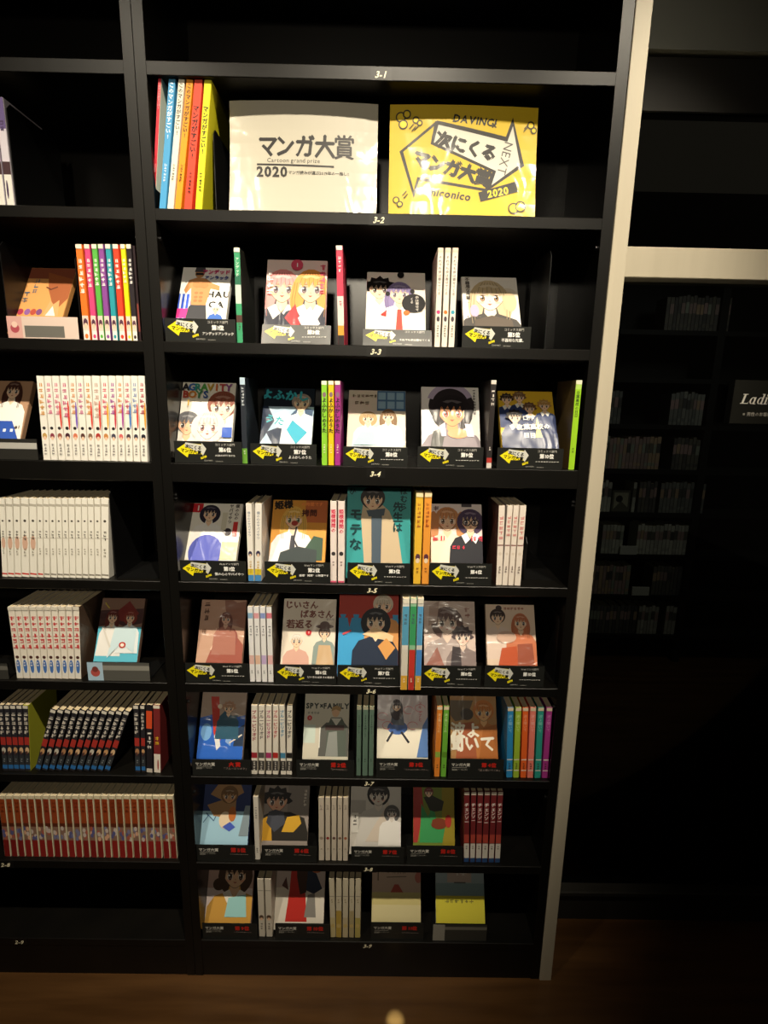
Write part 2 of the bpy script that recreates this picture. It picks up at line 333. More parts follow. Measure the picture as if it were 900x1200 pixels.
# bookcases
def bookcase(label, x0, pw, dedge, plates):
    x1 = x0+.87
    t = empty('bookcase', (x0+.435, DEP/2, 0), label, 'bookcase', 'black wall bookcases'); L = Vector(t.location)
    def part(name, mb, m=BLACK, par=None):
        o = mb.build(name, m, par or t); o.location = (-L.x, -L.y, 0) if par is None else (0,0,0); return o
    for xa, xb in ((x0-dedge, x0), (x1, x1+pw)):
        sp_ = part('side_panel', bevelbox(xa, xb, .0012, DEP, 0, 2.45, .0005), GLOSSB); part('edge_band', bevelbox(xa, xb, 0, .0012, 0, 2.45, .0004), BLACK, sp_)
    m = MB(); m.box(x0, x1, DEP-.005, DEP, .0, 2.45); part('back_panel', m, BACKB)
    m = MB(); m.box(x0, x1, .002, .02, 0, SH[9][1]); part('plinth', m)
    for i, (zt, zb) in enumerate(SH):
        s = part('shelf', bevelbox(x0, x1, .0005, DEP-.005, zb, zt, .0012))
        if plates.get(i):
            px, py, s_ = plates[i]; p = U(px, py, 0)
            a = Art(.04, .02, '#131210'); a.text(s_, .5, .46, .38, '#f2e9c8', .03, shear=.3)
            a.into(MB(), 0, 0, 0); mb = MB(); mb.box(0, .04, -.0006, 0, 0, .02, '#131210'); a.into(mb, 0, 0, -.0006)
            o = mb.build('number_plate', CARD, s); o.location = (p.x-.02, .0004, min(max(p.z-.01, zb+.0005), zt-.0215))
    for k in range(5):
        for xx, sg_ in ((x0, 1), (x1, -1)):
            m = MB(); m.prism([(.004*math.cos(q*math.pi/4), .004*math.sin(q*math.pi/4)) for q in range(8)], 0, .004, axis='x')
            o = part('shelf_pin', m, PLATE); o.location = (xx-L.x-(.004 if sg_ < 0 else 0), .012-L.y, SH[(2,4,4,6,7)[k]][1]-.03-.008*(k == 2))
    return t
bookcase('black bookcase with award displays, between long black uprights and beige post', 0.0, .0225, .0207,
    {1:(446.5,87.5,'3-1'),2:(444.5,258.5,'3-2'),3:(441,415,'3-3'),4:(440.5,555,'3-4'),5:(436.5,692,'3-5'),6:(435.5,810,'3-6'),7:(433,918,'3-7'),8:(432,1019,'3-8'),9:(431,1109,'3-9')})
bookcase('black bookcase of series volumes, cut off by left picture edge', -.9120, .0205, .0207,
    {8:(7,1014,'2-8'),9:(23,1104,'2-9')})
# ------------------------------------------------------------------ books
def book_parts(root, art, w, h, d, m, base, pages_inset=.0022, head=None):
    """front face w x h printed with art at y=0, body to y=d; cover wraps the page block"""
    r = min(.0016, w*.18); c = .0007; mb = MB()
    prof = [(-w/2,d),(-w/2,r),(-w/2+r*.35,r*.3),(-w/2+r,0),(w/2-r,0),(w/2-r*.35,r*.3),(w/2,r),(w/2,d)]
    inn = [(w/2-c,d),(w/2-c,r+c),(-w/2+c,r+c),(-w/2+c,d)]
    n = len(prof)
    # outer skin quads + inner skin + rims, as a U-shaped strip
    o_ = prof; i_ = [inn[3],inn[2],inn[2],inn[2],inn[1],inn[1],inn[1],inn[0]]
    for k in range(n-1):
        A, B = o_[k], o_[k+1]; C, D = i_[k+1], i_[k]
        mb.poly([(A[0],A[1],0),(B[0],B[1],0),(B[0],B[1],h),(A[0],A[1],h)], base)
        for z, up in ((0,0),(h,1)):
            q = [(A[0],A[1],z),(B[0],B[1],z),(C[0],C[1],z),(D[0],D[1],z)]
            if C == D: q = q[:3]
            mb.poly(q if up else q[::-1], base)
        if C != D: mb.poly([(D[0],D[1],0),(D[0],D[1],h),(C[0],C[1],h),(C[0],C[1],0)], '#e8e0d0')
    for k in (0, n-1):
        A, D = o_[k], i_[k]; mb.poly([(A[0],d,0),(D[0],d,0),(D[0],d,h),(A[0],d,h)] if k else [(D[0],d,0),(A[0],d,0),(A[0],d,h),(D[0],d,h)], base)
    if art: art.into(mb, -art.W/2, (h-art.H)/2, -.00003)
    mb.build('cover', m, root)
    p = MB(); p.box(-w/2+c, w/2-c, r+c+.0002, d-.001, pages_inset, h-pages_inset); p.build('page_block', PAGES, root)
def copy_tree(o, parent=None):
    c = o.copy(); COL.objects.link(c); c.parent = parent
    for ch in o.children: copy_tree(ch, c)
    return c
SPY0 = .012
def spine_fit(tl, tr, ty, bl, br, zs, y0=SPY0, hmin=.1):
    """px edges of a spine -> x, thickness, height, lean"""
    ct = U((tl+tr)/2, ty, y0); zb = zs
    bx = U((bl+br)/2, proj((U((bl+br)/2, 900, y0).x, y0, zs))[1], y0).x
    for _ in range(3):
        py = proj((bx, y0, zs))[1]; bx = U((bl+br)/2, py, y0).x; el, er = U(bl, py, y0).x, U(br, py, y0).x
    w = ((U(tr, ty, y0).x-U(tl, ty, y0).x)+(er-el))/2
    lean = math.atan2(ct.x-bx, ct.z-zs); h = math.hypot(ct.x-bx, ct.z-zs)
    return bx, w, h, lean
def spine_book(px, zs, art_fn, base, label, group, y0=SPY0, d=None, wscale=.96, m=SPINE, name='comic_book', upright=False, hfix=None):
    tl, tr, ty, bl, br = px[:5]
    bx, w, h, lean = spine_fit(tl, tr, ty, bl, br, zs, y0)
    if upright or abs(lean) < .02: bx += math.tan(lean)*h*.5; lean = 0.0
    if hfix: h = hfix
    w *= wscale*math.cos(lean)
    t = empty(name, (bx, y0, zs+.0004+abs(math.sin(lean))*w/2), label, 'book', group, (0, lean, 0))
    a = art_fn(w-.0008, h-.0004) if art_fn else None
    book_parts(t, a, w, h, d or h*.63, m, base)
    return t
def face_fit(tlx, trx, ty, zs, y0, w=None, h=None, lean=None):
    xm = (tlx+trx)/2; best = None
    w0 = w
    for k in range(8, 46):
        th = math.radians(k); hh = h or .176
        Y = y0+hh*math.sin(th); P = U(xm, ty, Y)
        ww = U(trx, ty, Y).x-U(tlx, ty, Y).x
        if not h: hh = .182 if ww > .1235 else .176; Y = y0+hh*math.sin(th); P = U(xm, ty, Y)
        pr = proj((P.x, Y, zs+.008+hh*math.cos(th)))
        e = abs(pr[1]-ty)+.12*abs(k-29)
        if best is None or e < best[0]: best = (e, th, P.x, ww, hh)
    _, th, x, ww, hh = best
    if lean is not None:
        th = math.radians(lean); Y = y0+hh*math.sin(th); x = U(xm, ty, Y).x; ww = U(trx, ty, Y).x-U(tlx, ty, Y).x
    return th, x, (w0 or min(max(ww, .104), .132)), hh
T_ = .013
def face_book(px, zs, draw, bg, label, group='face-out comics on award display stands', y0=.022, w=None, h=None, lean=None, base=None, t=T_, yaw=0, m=None, ys=1.0):
    m = m or (CREASE if draw in (cN, cQ, cR, cLe, cS) else PRINT if draw in (cL, cP, cT) else WRAP)
    th, x, w, h = face_fit(px[0], px[1], px[2], zs, y0, w, h, lean)
    o = empty('comic_book', (x, y0, zs+.0045+t*math.sin(th)), label, 'book', group, (-th, 0, yaw))
    a = Art(w-.001, h-.001, bg, v0=.33, ys=ys); draw(a)
    book_parts(o, a, w, h, t, m, base or bg)
    return o, th, x, w, h, t
def arrow_logo(a, s=1.0):
    a.poly([(.035,.62),(.18,.92),(.40,.86),(.40,.72),(.42,.40),(.21,.42),(.19,.24)], '#f0e01c')
    a.poly([(.17,.94),(.40,.84),(.41,.92),(.475,.66),(.42,.34),(.395,.46),(.155,.76)], '#cfcfc6')
    a.text('次にくる', .285, .72, .062, '#15140f', .035, rot=-7); a.text('マンガ大賞', .245, .53, .062, '#15140f', .035, rot=-7)
    a.poly([(.385,.27),(.47,.36),(.475,.26),(.39,.17)], '#f0e01c'); a.text('2020', .43, .265, .035, '#15140f', .01, rot=9)
def caption_next(sec, rank, title):
    def f(a):
        arrow_logo(a)
        a.text(sec, .75, .86, .042, '#cfcdc6', .0); a.text(rank, .75, .62, .072, '#f0efea', .04)
        (a.text(title, .75, .36, min(.052, .46/len(title)), '#f0efea', .012, pitch=.98) if title else scrib(a, .58, .36, .04, 9, '#d8d6ce')); a.text('DAVINCI', .50, .12, .03, '#b9b7ae', 0); a.text('niconico', .66, .10, .03, '#b9b7ae', 0)
    return f
def caption_taisho(rank, title):
    def f(a):
        a.text('マンガ大賞', .22, .72, .068, '#c4c1b8', .03); a.line([(.07,.57),(.33,.57)], .006, '#b4b1a8'); a.text('2020', .115, .46, .045, '#b4b1a8', .02); a.text('マンガ読みが選ぶ', .26, .47, .022, '#b4b1a8', 0)
        a.text(rank, .74, .72, .095, '#b8281f', .05, pitch=1.2); (a.text('「'+title+'」', .74, .45, min(.05, .5/(len(title)+2)), '#a08f88', .0) if title else scrib(a, .58, .46, .036, 9, '#a08f88'))
    return f
def stand(px, zs, cap, th, bx, bw, bh, t, what, y0=.022, bg='#20211f', tilt=0.0, tint=None):
    """black display stand: base, tilted rest behind the book, front lip carrying the caption card"""
    x0, x1, yt, yb = px; yl = .006
    A, B = U(x0, yt, yl), U(x1, yt, yl); h = max(A.z-zs, .04); w = B.x-A.x
    o = empty('display_stand', (A.x+w/2, yl, zs), 'black display stand holding '+what.replace('the comic showing ', ''), 'stand', 'black display stands with caption cards')
    sw = min(w-.004, bw*.8)
    m = MB(); m.box(-w/2+.002, w/2-.002, .004, .095, .0004, .0032); m.build('base', PLATE, o)
    # rest: slab parallel to the book, behind it
    m = MB(); q0 = t+.0025; L = bh*.72; cs, sn = math.cos(th), math.sin(th); zz0 = .0045+t*sn
    pr = [(q0,.0),(q0+.0022,.0),(q0+.0022,L),(q0,L)]
    pts = [((y0-yl)+y*cs+z*sn, zz0+z*cs-y*sn) for y, z in pr]
    pts = [(y, max(z, .0034)) for y, z in pts]
    m.prism(pts, bx-(A.x+w/2)-sw/2, bx-(A.x+w/2)+sw/2, axis='x'); m.build('back_rest', PLATE, o)
    k = math.tan(tilt)
    lip = MB(); lip.box(-w/2, w/2, .0012, .0034, .0004, h); l = lip.build('front_lip', PLATE, o)
    a = Art(w, h-.001, bg); cap(a); mb = MB(); mb.box(-w/2, w/2, .0002, .0011, .0006, h-.0004, bg); a.into(mb, -w/2, .0008, .0002)
    c = mb.build('caption_card', SLEEVE if tilt else CARD, o)
    if tilt:
        for q in (l, c): q.rotation_euler = (-tilt, 0, 0)
    return o
def bookend(x, zs, h, ln, label, y0=.01, side=1, th=.0016, base=.07):
    o = empty('bookend', (x, y0, zs), label, 'bookend', 'black steel bookends')
    m = MB(); m.prism([(0,.0),(ln,.0),(ln,h*.9),(ln*.9,h),(.012,h),(0,h-.012)], -th/2, th/2, axis='x'); m.build('upright_plate', PLATE, o)
    m = MB(); x0, x1 = sorted((side*(th/2+.0001), side*base)); m.box(x0, x1, .004, ln, .0003, .0015); m.build('base_plate', PLATE, o)
    return o
# ------------------------------------------------------------------ cover designs (generic figures, colours of the photographed covers)
def cA(a):
    a.rect(0,-.6,.3,.42,'#2f57c8'); [a.rect(x,-.6,x+.035,.42,'#f4f2ee') for x in (.03,.12,.21)]; a.rect(0,-.1,.3,.1,'#e2348c')
    a.rect(.52,-.5,1,.5,'#f6f4ee'); a.text('HAU', .80,.42,.2,'#1a1816',.04); a.text('CA', .78,.2,.2,'#1a1816',.04)
    a.poly([(.16,-.4),(.22,.14),(.30,.22),(.56,.22),(.66,-.4)],'#3a3a40')
    a.poly([(.08,.5),(.16,.72),(.32,.78),(.5,.76),(.64,.66),(.80,.60),(.80,.50),(.62,.54),(.56,.18),(.26,.18),(.22,.55),(.13,.42)],'#c98f5c')
    for x,y in ((.34,.44),(.44,.44),(.34,.35),(.44,.35),(.34,.27),(.44,.27)): a.ell(x,y,.042,.034,'#b1774a',10)
    a.ell(.33,.62,.09,.07,'#bd8350'); a.ell(.48,.61,.09,.07,'#bd8350'); a.ell(.36,.86,.095,.1,'#c08a5a'); a.poly([(.25,.9),(.27,1.0),(.36,1.04),(.46,1.0),(.48,.9)],'#45454a'); a.rect(.28,.83,.44,.88,'#2a2828')
    person(a,.78,.10,.075,'#e9e4dc','#3d6cc0',style='spiky')
    a.text('アンデッド',.70,.9,.115,'#d63a78',.035); a.text('アンラック',.72,.77,.10,'#35479e',.035)
def cB(a):
    person(a,.27,.48,.26,'#f49a98','#2a2c3c',style='long',eye='#5a4a58',collar='#e8e4e0'); person(a,.74,.48,.26,'#f0a04e','#2a2c3c',style='long',eye='#5a4a58',collar='#e8e4e0')
    a.poly([(.33,-.1),(.5,.16),(.6,-.2),(.5,-.3)],'#c83a40'); a.poly([(.55,-.1),(.75,.12),(.92,-.2),(.7,-.4)],'#f4f0f2')
    a.ell(.5,.90,.10,.10,'#e2506e'); a.text('1',.5,.9,.1,'#ffffff',.03)
    scrib(a,.93,.92,.12,5,'#d9526e',1); scrib(a,.07,.80,.12,4,'#f6e8e6',1)
def cC(a):
    a.rect(0,-.6,1,.2,'#efe9df'); person(a,.22,.62,.2,'#1e1a1c','#f2efe8',skin='#f0d2b4',style='spiky'); person(a,.56,.52,.2,'#8d7fae','#f6f3ee',style='long',eye='#4a4058',tie='#d6473c')
    a.ell(.80,.30,.2,.2,'#1b191a',20); a.text('歩は寄せて',.86,.46,.065,'#f4efe6',.0,vert=True); a.text('くる',.77,.42,.065,'#f4efe6',.0,vert=True)
    a.ell(.58,.93,.06,.07,'#1b191a'); a.ell(.36,.50,.04,.05,'#1b191a'); a.ell(.78,.56,.04,.05,'#1b191a'); a.ell(.68,.09,.055,.05,'#e8692c'); a.poly([(.24,.04),(.34,.14),(.34,0)],'#d6342c')
def cD(a):
    a.ell(.82,.45,.22,.3,'#e6dccb'); person(a,.48,.55,.30,'#cdb894','#4a4644',skin='#f7ddc6',style='long',eye='#7a6240'); a.ell(.84,.42,.12,.22,'#cdb894'); a.poly([(.2,.0),(.5,.1),(.85,0),(.9,-.4),(.15,-.4)],'#5b5148')
    a.ell(.2,.2,.08,.14,'#b9a6c4'); a.text('不器用な先輩。',.1,.97,.085,'#4b4640',.015,vert=True); scrib(a,.06,.06,.05,5,'#6a645c')
def cE(a):
    a.rect(0,.62,1,1.1,'#eae4d6'); person(a,.78,.52,.25,'#8a4b38','#f2ece2',skin='#f6d5bc',style='short'); person(a,.16,.16,.2,'#6b6b70','#e6e0d8',skin='#e9b894',style='short'); person(a,.55,.12,.24,'#d8d6d4','#f6f4f2',skin='#f8e6da',style='bob',eye='#8a5a5a')
    a.rect(.82,-.1,1,.1,'#3a62c4')
    for i,(ch,c) in enumerate(zip('AGRAVITY',('#2b2b30','#3d6cb0','#3c9a88','#57a04a','#c8a23a','#d0703a','#b84848','#8a4a8a'))): a.text(ch,.08+.115*i,.90,.19,c,.04)
    for i,(ch,c) in enumerate(zip('BOYS',('#b84a3a','#d88a3a','#4a8a5a','#3a5a9a'))): a.text(ch,.09+.125*i,.75,.19,c,.04)
    a.text('1',.14,.58,.16,'#d9b24a',.03)
def cF(a):
    a.rect(0,.60,1,1.1,'#16202c'); a.rect(0,-.6,1,.60,'#a9c3d8'); a.poly([(0,-.2),(.25,.3),(.1,.6),(0,.6)],'#1c2c46'); a.poly([(.1,.05),(.4,.18),(.55,-.1),(.3,-.3)],'#1c2c46'); a.poly([(.55,.42),(.95,.2),(1,.55),(.7,.6)],'#2d4a6c')
    person(a,.75,.68,.17,'#a08e82','#dfe8f0',style='short'); a.poly([(.2,.4),(.42,.52),(.62,.36),(.5,.1),(.32,.14)],'#e3ecf4'); a.poly([(.5,.1),(.6,.3),(.9,.05),(.7,-.2)],'#2fa9c8')
    a.text('よふかし',.42,.84,.24,'#39a6b6',.04,rot=-3); a.text('うた',.25,.3,.2,'#39a6b6',.03,rot=-12); a.text('1',.88,.72,.12,'#e8e4da',.02)
def cG(a):
    a.rect(0,.55,.5,1,'#d9cdb8'); a.rect(.5,.55,1,1,'#4d6f92'); [a.rect(.52+.16*i,.60+.2*j,.65+.16*i,.76+.2*j,'#8fb0c4') for i in range(3) for j in range(2)]
    person(a,.35,.38,.12,'#b89a6c','#d6e2e6',style='bob'); person(a,.70,.42,.12,'#8a6a4a','#f2f0ea',style='long'); a.poly([(.4,-.2),(.55,.12),(.85,.14),(1,-.2)],'#f4f2ec'); a.poly([(.1,-.2),(.25,.1),(.45,.08),(.5,-.2)],'#a8c4cc')
    scrib(a,.06,.86,.075,6,'#6a5a44'); scrib(a,.10,.70,.09,3,'#6a5a44')
def cH(a):
    a.ell(.52,.62,.40,.38,'#2a2226',24); person(a,.53,.50,.27,'#241c20','#8a7f86',skin='#e99d66',style='bob',eye='#a03a20'); a.ring(.5,.66,.36,.34,.10,'#b7a8c2',a0=20,a1=165)
    a.poly([(.1,-.5),(.2,.1),(.42,.2),(.3,-.5)],'#4a4a48'); a.ell(.62,.06,.18,.09,'#eda070'); a.poly([(.3,.2),(.4,.28),(.42,0),(.34,0)],'#d8cce0'); a.poly([(.74,.26),(.86,.24),(.9,0),(.78,0)],'#d8cce0')
    scrib(a,.92,.97,.06,9,'#3a3436',1)
def cI(a):
    for x,y,h in ((.15,.82,'#3a2c24'),(.38,.86,'#7a5a3a'),(.55,.62,'#6a4a34'),(.82,.68,'#b58a4a'),(.26,.42,'#1e1a1a')): person(a,x,y,.1 if y>.5 else .12,h,'#2b3a66',style='spiky',collar='#e6e4de')
    a.rect(0,-.6,1,.08,'#27345c'); a.poly([(.6,.0),(.66,.32),(.73,.0)],'#d8c470'); a.poly([(.62,.25),(.66,.42),(.70,.25)],'#f2e6a0')
    a.text('口外',.5,.40,.1,'#f6f2e6',.02); a.text('立葉高校の',.58,.22,.12,'#f6f2e6',.03,rot=3); a.text('日日',.5,.04,.11,'#f6f2e6',.03)
def cJ(a):
    a.rect(0,.80,.2,1.05,'#c8242e'); a.text('1',.1,.90,.16,'#f6efe8',.03); person(a,.36,.78,.16,'#2c2638','#f5f2ee',style='bob'); a.ell(.38,-.05,.33,.36,'#5660c0',22); a.rect(.86,.28,.95,.6,'#d33a3a'); a.ell(.76,.38,.08,.08,'#3a3238'); a.rect(.62,.42,.72,.8,'#e2dcc8')
    a.text('僕の心の',.90,.98,.085,'#5a544e',.02,vert=True); a.text('ヤバイやつ',.78,.98,.085,'#5a544e',.02,vert=True); a.rect(.68,-.2,1,.16,'#eadcae')
def cK(a):
    a.rect(.6,.55,1,1,'#c06a3c'); person(a,.40,.62,.19,'#e0b054','#f3eef0',style='long',eye='#4a6a3a',tie='#3c3c44'); a.ell(.42,.53,.06,.05,'#a83a30'); a.poly([(.5,-.2),(.78,.28),(.95,.24),(.95,-.2)],'#33503f'); a.poly([(.2,-.05),(.5,.07),(.85,0),(.85,-.3),(.15,-.3)],'#2f3a3c'); a.line([(.46,.45),(.42,.2),(.5,.05)],.03,'#34343c')
    a.text('姫様',.20,.90,.17,'#241a14',.04,rot=6); a.text('拷問',.68,.74,.14,'#5a2a1c',.03); a.text('の時間です',.72,.92,.08,'#e88a4a',.03)
def cL(a):
    a.poly([(.28,.98),(.22,.5),(.3,-.5),(.92,-.5),(.8,.3),(.66,.62),(.55,.72)],'#c8b394'); person(a,.40,.80,.17,'#26201f','#c8b394',skin='#eec9a4',style='short',body=False); a.poly([(.38,.62),(.55,.62),(.54,-.3),(.40,-.3)],'#4c5a68'); a.poly([(.3,.62),(.6,.66),(.58,.54),(.34,.52)],'#4c5a68')
    a.text('モテな',.14,.64,.20,'#123f44',.035,vert=True,pitch=1.18); a.text('はむら',.89,1.0,.12,'#123f44',.03,vert=True); a.text('先生は',.80,.76,.16,'#123f44',.03,vert=True); a.text('ひ',.08,.93,.12,'#123f44',.02)
def cM(a):
    person(a,.32,.68,.21,'#c98a58','#f6e4cc',style='twin',eye='#6a4a30'); person(a,.77,.66,.2,'#4f3c5c','#24242c',style='bob',eye='#3a3048',collar='#ffffff'); a.ring(.70,.62,.07,.06,.02,'#2a2228'); a.ring(.86,.62,.07,.06,.02,'#2a2228')
    a.rect(.6,.94,.8,1,'#4a4448'); scrib(a,.02,.30,.14,2,'#d8344c'); scrib(a,.40,.12,.09,3,'#d8344c'); scrib(a,.76,.3,.13,2,'#d8344c'); scrib(a,.04,.9,.12,1,'#6a4a50')
def cN(a):
    a.poly([(.5,1.1),(.8,.95),(1.1,1.0),(1.1,.4),(.7,.5),(.55,.8)],'#9d6a58'); a.poly([(.2,-.3),(.42,.34),(.7,.42),(1.0,.1),(1.0,-.4)],'#a2584a'); a.ell(.48,.2,.14,.24,'#8c4a40'); a.ell(.74,.22,.13,.22,'#96544a'); a.line([(.3,0),(.42,.25),(.38,.42)],.025,'#efc9b4'); a.line([(.82,0),(.74,.2),(.78,.3)],.02,'#efc9b4')
    person(a,.58,.62,.12,'#7d4a40','#b07464',skin='#e0b49c',style='long'); scrib(a,.14,.98,.14,3,'#5a3a2c',1); scrib(a,.12,.42,.12,1,'#7a5a48',1)
def cO(a):
    a.text('じいさん',.34,.88,.16,'#7c3a2c',.03); a.text('ばあさん',.64,.70,.16,'#7c3a2c',.03); a.text('若返る',.32,.50,.17,'#7c3a2c',.03); a.text('新挑限',.9,.6,.05,'#5a3a30',.0)
    person(a,.28,.18,.12,'#e8ddd0','#d8a898',style='short'); person(a,.80,.33,.10,'#5a4038','#8a9a94',style='short'); a.ell(.8,.46,.17,.04,'#5a3a34'); a.ell(.8,.50,.09,.06,'#5a3a34'); a.ell(.5,.34,.055,.055,'#c42a30'); a.text('1',.5,.34,.06,'#ffffff',.02); a.poly([(.66,-.3),(.7,.1),(.92,.1),(1.0,-.3)],'#c9a880')
def cP(a):
    a.rect(0,.50,1,1.1,'#b23a2e'); a.rect(0,-.6,1,.50,'#3c9cd2')
    for i in range(9): a.poly([(.02+.11*i,.56),(.12+.11*i,.56),(.07+.11*i,.40-.06*(i%3))],'#b23a2e' if i%2 else '#3c9cd2')
    person(a,.74,.72,.15,'#d8c8b4','#d99a5a',style='short'); person(a,.62,.44,.19,'#23252c','#1d2a40',skin='#f0d4b4',style='bob'); a.poly([(.4,.22),(.6,.34),(.92,.2),(.9,.1),(.6,.16)],'#f0cda0'); a.poly([(.66,.02),(.8,.16),(.95,.0),(.8,-.2)],'#e0a05a'); a.line([(.08,.22),(.2,.28)],.03,'#c8505a')
def cQ(a):
    person(a,.45,.60,.24,'#6d5450','#b7a6a2',skin='#e6cdbd',style='bob'); person(a,.75,.30,.16,'#4f4246','#8a7a78',skin='#e6cdbd',style='spiky'); a.poly([(.1,.9),(.3,1),(.25,.6),(.08,.5)],'#b79c90'); a.poly([(.5,-.3),(.55,.12),(.7,.1),(.72,-.3)],'#3c3438'); a.poly([(.0,-.3),(.25,.1),(.4,-.3)],'#a06a5e')
    scrib(a,.85,.9,.12,2,'#a0746a',1)
def cR(a):
    person(a,.24,.74,.14,'#3c2c28','#e7cfc0',style='bun'); person(a,.70,.64,.15,'#c8754e','#d9805a',style='long'); a.poly([(.2,-.3),(.3,.12),(.6,.16),(.62,-.3)],'#c95a34'); a.poly([(.6,-.3),(.62,.2),(.92,.22),(.95,-.3)],'#a85a44'); a.ell(.4,.34,.2,.12,'#d8b4a0')
    scrib(a,.36,.92,.07,6,'#a0523c')
def cS(a):
    a.poly([(0,.55),(.25,.62),(.5,.5),(1,.62),(1,-.5),(0,-.5)],'#2e6ad0'); a.poly([(.2,1.05),(.38,1.05),(.44,.5),(.52,.1),(.42,-.1),(.32,.2),(.26,.6)],'#cc3a2c'); a.poly([(.42,.58),(.56,.74),(.66,.6),(.86,.62),(.7,.42),(.76,.2),(.55,.3),(.44,.2)],'#2f5c74'); a.ell(.16,.22,.12,.18,'#7cb2ea'); a.poly([(.34,.12),(.42,.3),(.50,-.1),(.42,-.2)],'#f0f0f0'); a.poly([(.6,0),(.66,.32),(.74,.3),(.72,-.1)],'#8fb4ea'); a.poly([(.78,-.1),(.82,.3),(1,.4),(1,-.1)],'#2a3c58'); a.line([(.7,-.02),(.95,.16)],.03,'#e8dccc')
    person(a,.62,.78,.12,'#b98d72','#2f5c74',style='spiky'); a.ell(.42,.82,.05,.05,'#f0dcc4')
def cT(a):
    a.rect(0,.0,.26,.42,'#c9d6cc'); a.text('SPY×FAMILY',.52,.87,.155,'#3a403c',.05,sx=.95); scrib(a,.06,.70,.07,4,'#7a7a74'); a.ell(.12,.58,.055,.055,'#c4383a'); a.text('1',.12,.58,.06,'#ffffff',.02)
    a.poly([(.34,-.3),(.38,.36),(.5,.48),(.9,.48),(1.0,.36),(1.02,-.3)],'#5c5c58'); a.poly([(.5,-.3),(.52,.4),(.60,.60),(.84,.60),(.94,.4),(.96,-.3)],'#565e56'); a.poly([(.6,.58),(.72,.4),(.84,.58)],'#d2cfc4'); a.ell(.70,.72,.085,.10,'#d9b08c'); a.poly([(.6,.74),(.62,.84),(.72,.88),(.82,.83),(.81,.74),(.7,.79)],'#a8885a'); a.rect(.48,.3,.9,.42,'#4c3a38'); a.poly([(.5,-.3),(.56,.25),(.74,.28),(.78,-.3)],'#8b8e8a'); a.line([(.36,-.1),(.36,.36)],.02,'#e6e6e0')
def cU(a):
    a.rect(0,-.6,1,.35,'#f1ead8'); a.ell(.40,.35,.20,.13,'#3e66b0'); a.poly([(.26,.42),(.3,.72),(.5,.72),(.54,.4)],'#5a6474'); person(a,.38,.83,.10,'#3a3038','#5a6474',style='long',body=False); a.line([(.3,.25),(.2,.05)],.04,'#2a2a32'); a.line([(.48,.25),(.62,.03)],.04,'#2a2a32'); a.poly([(.78,-.3),(.9,.4),(1.0,.6),(1.0,-.3)],'#5b82c0')
    for x,y in ((.1,.6),(.62,.75),(.7,.4),(.2,.4),(.85,.8)): a.ring(x,y,.10,.07,.012,'#d98a90',a0=10,a1=300)
    a.text('スキップと',.85,.95,.075,'#c86a78',.01,vert=True)
def cV(a):
    a.poly([(0,1.05),(.5,1.05),(.35,.6),(.1,.55),(0,.7)],'#70604e'); a.ell(.36,.72,.14,.12,'#4a4038'); person(a,.72,.78,.2,'#c87a3c','#c07a42',skin='#e8b47c',style='short'); a.poly([(.6,-.3),(.7,.4),(1,.5),(1,-.3)],'#b06a34'); a.poly([(.1,-.3),(.2,.5),(.5,.55),(.55,-.3)],'#a85c3c')
    a.text('波よ',.32,.34,.33,'#f4ecdc',.03); a.text('聞いて',.45,.04,.34,'#f4ecdc',.03)
def cW(a):
    a.rect(0,-.6,1,.36,'#a8d2e8'); a.poly([(.15,.75),(.3,1.0),(.75,1.05),(.85,.8),(.7,.7),(.7,.3),(.5,.2),(.25,.25),(.1,.5),(.4,.62)],'#a9825a'); person(a,.55,.72,.16,'#7a5a38','#a9825a',skin='#c99a6c',style='short',body=False); a.ell(.5,.16,.13,.16,'#f0d8b8'); a.ell(.64,.3,.08,.14,'#c4733a'); a.poly([(.45,0),(.6,.12),(.72,0),(.6,-.1)],'#4a62c4'); a.poly([(.8,-.2),(.9,.5),(1,.5),(1,-.2)],'#8a9aa4')
    a.line([(.05,.1),(.14,.25),(.1,.32),(.26,.14),(.3,.24)],.014,'#3a5a8a')
def cX(a):
    a.rect(.55,.3,1,1.05,'#8a827c'); a.poly([(-.1,-.3),(.0,.25),(.22,.36),(.62,.36),(.92,.22),(1.05,-.3)],'#2d2a26'); a.poly([(.02,-.3),(.05,.2),(.2,.3),(.26,-.3)],'#c8962c'); a.poly([(.45,-.1),(.55,.24),(.8,.3),(.86,.1),(.7,-.1)],'#d6a634'); person(a,.32,.62,.24,'#231f20','#3a3c44',skin='#d9a98c',style='spiky',body=False); a.poly([(.16,.36),(.3,.42),(.48,.36),(.52,.1),(.3,-.1),(.12,.12)],'#474a54'); scrib(a,.92,.9,.08,5,'#e6ded2',1)
def cY(a):
    a.rect(.0,.3,.3,.62,'#b4b0aa'); person(a,.55,.72,.20,'#2c2a2b','#c9c5bf',skin='#d9cfc4',style='short'); a.poly([(.3,-.3),(.5,.1),(.66,.4),(.74,.6),(.80,.42),(.7,.1),(.66,-.3)],'#cfc2b4'); person(a,.82,.34,.12,'#5c5a5a','#e8e5e0',skin='#d9d0c8',style='bob'); a.rect(.02,-.1,.16,.34,'#e4e1da'); scrib(a,.09,.30,.09,3,'#6a6662',1)
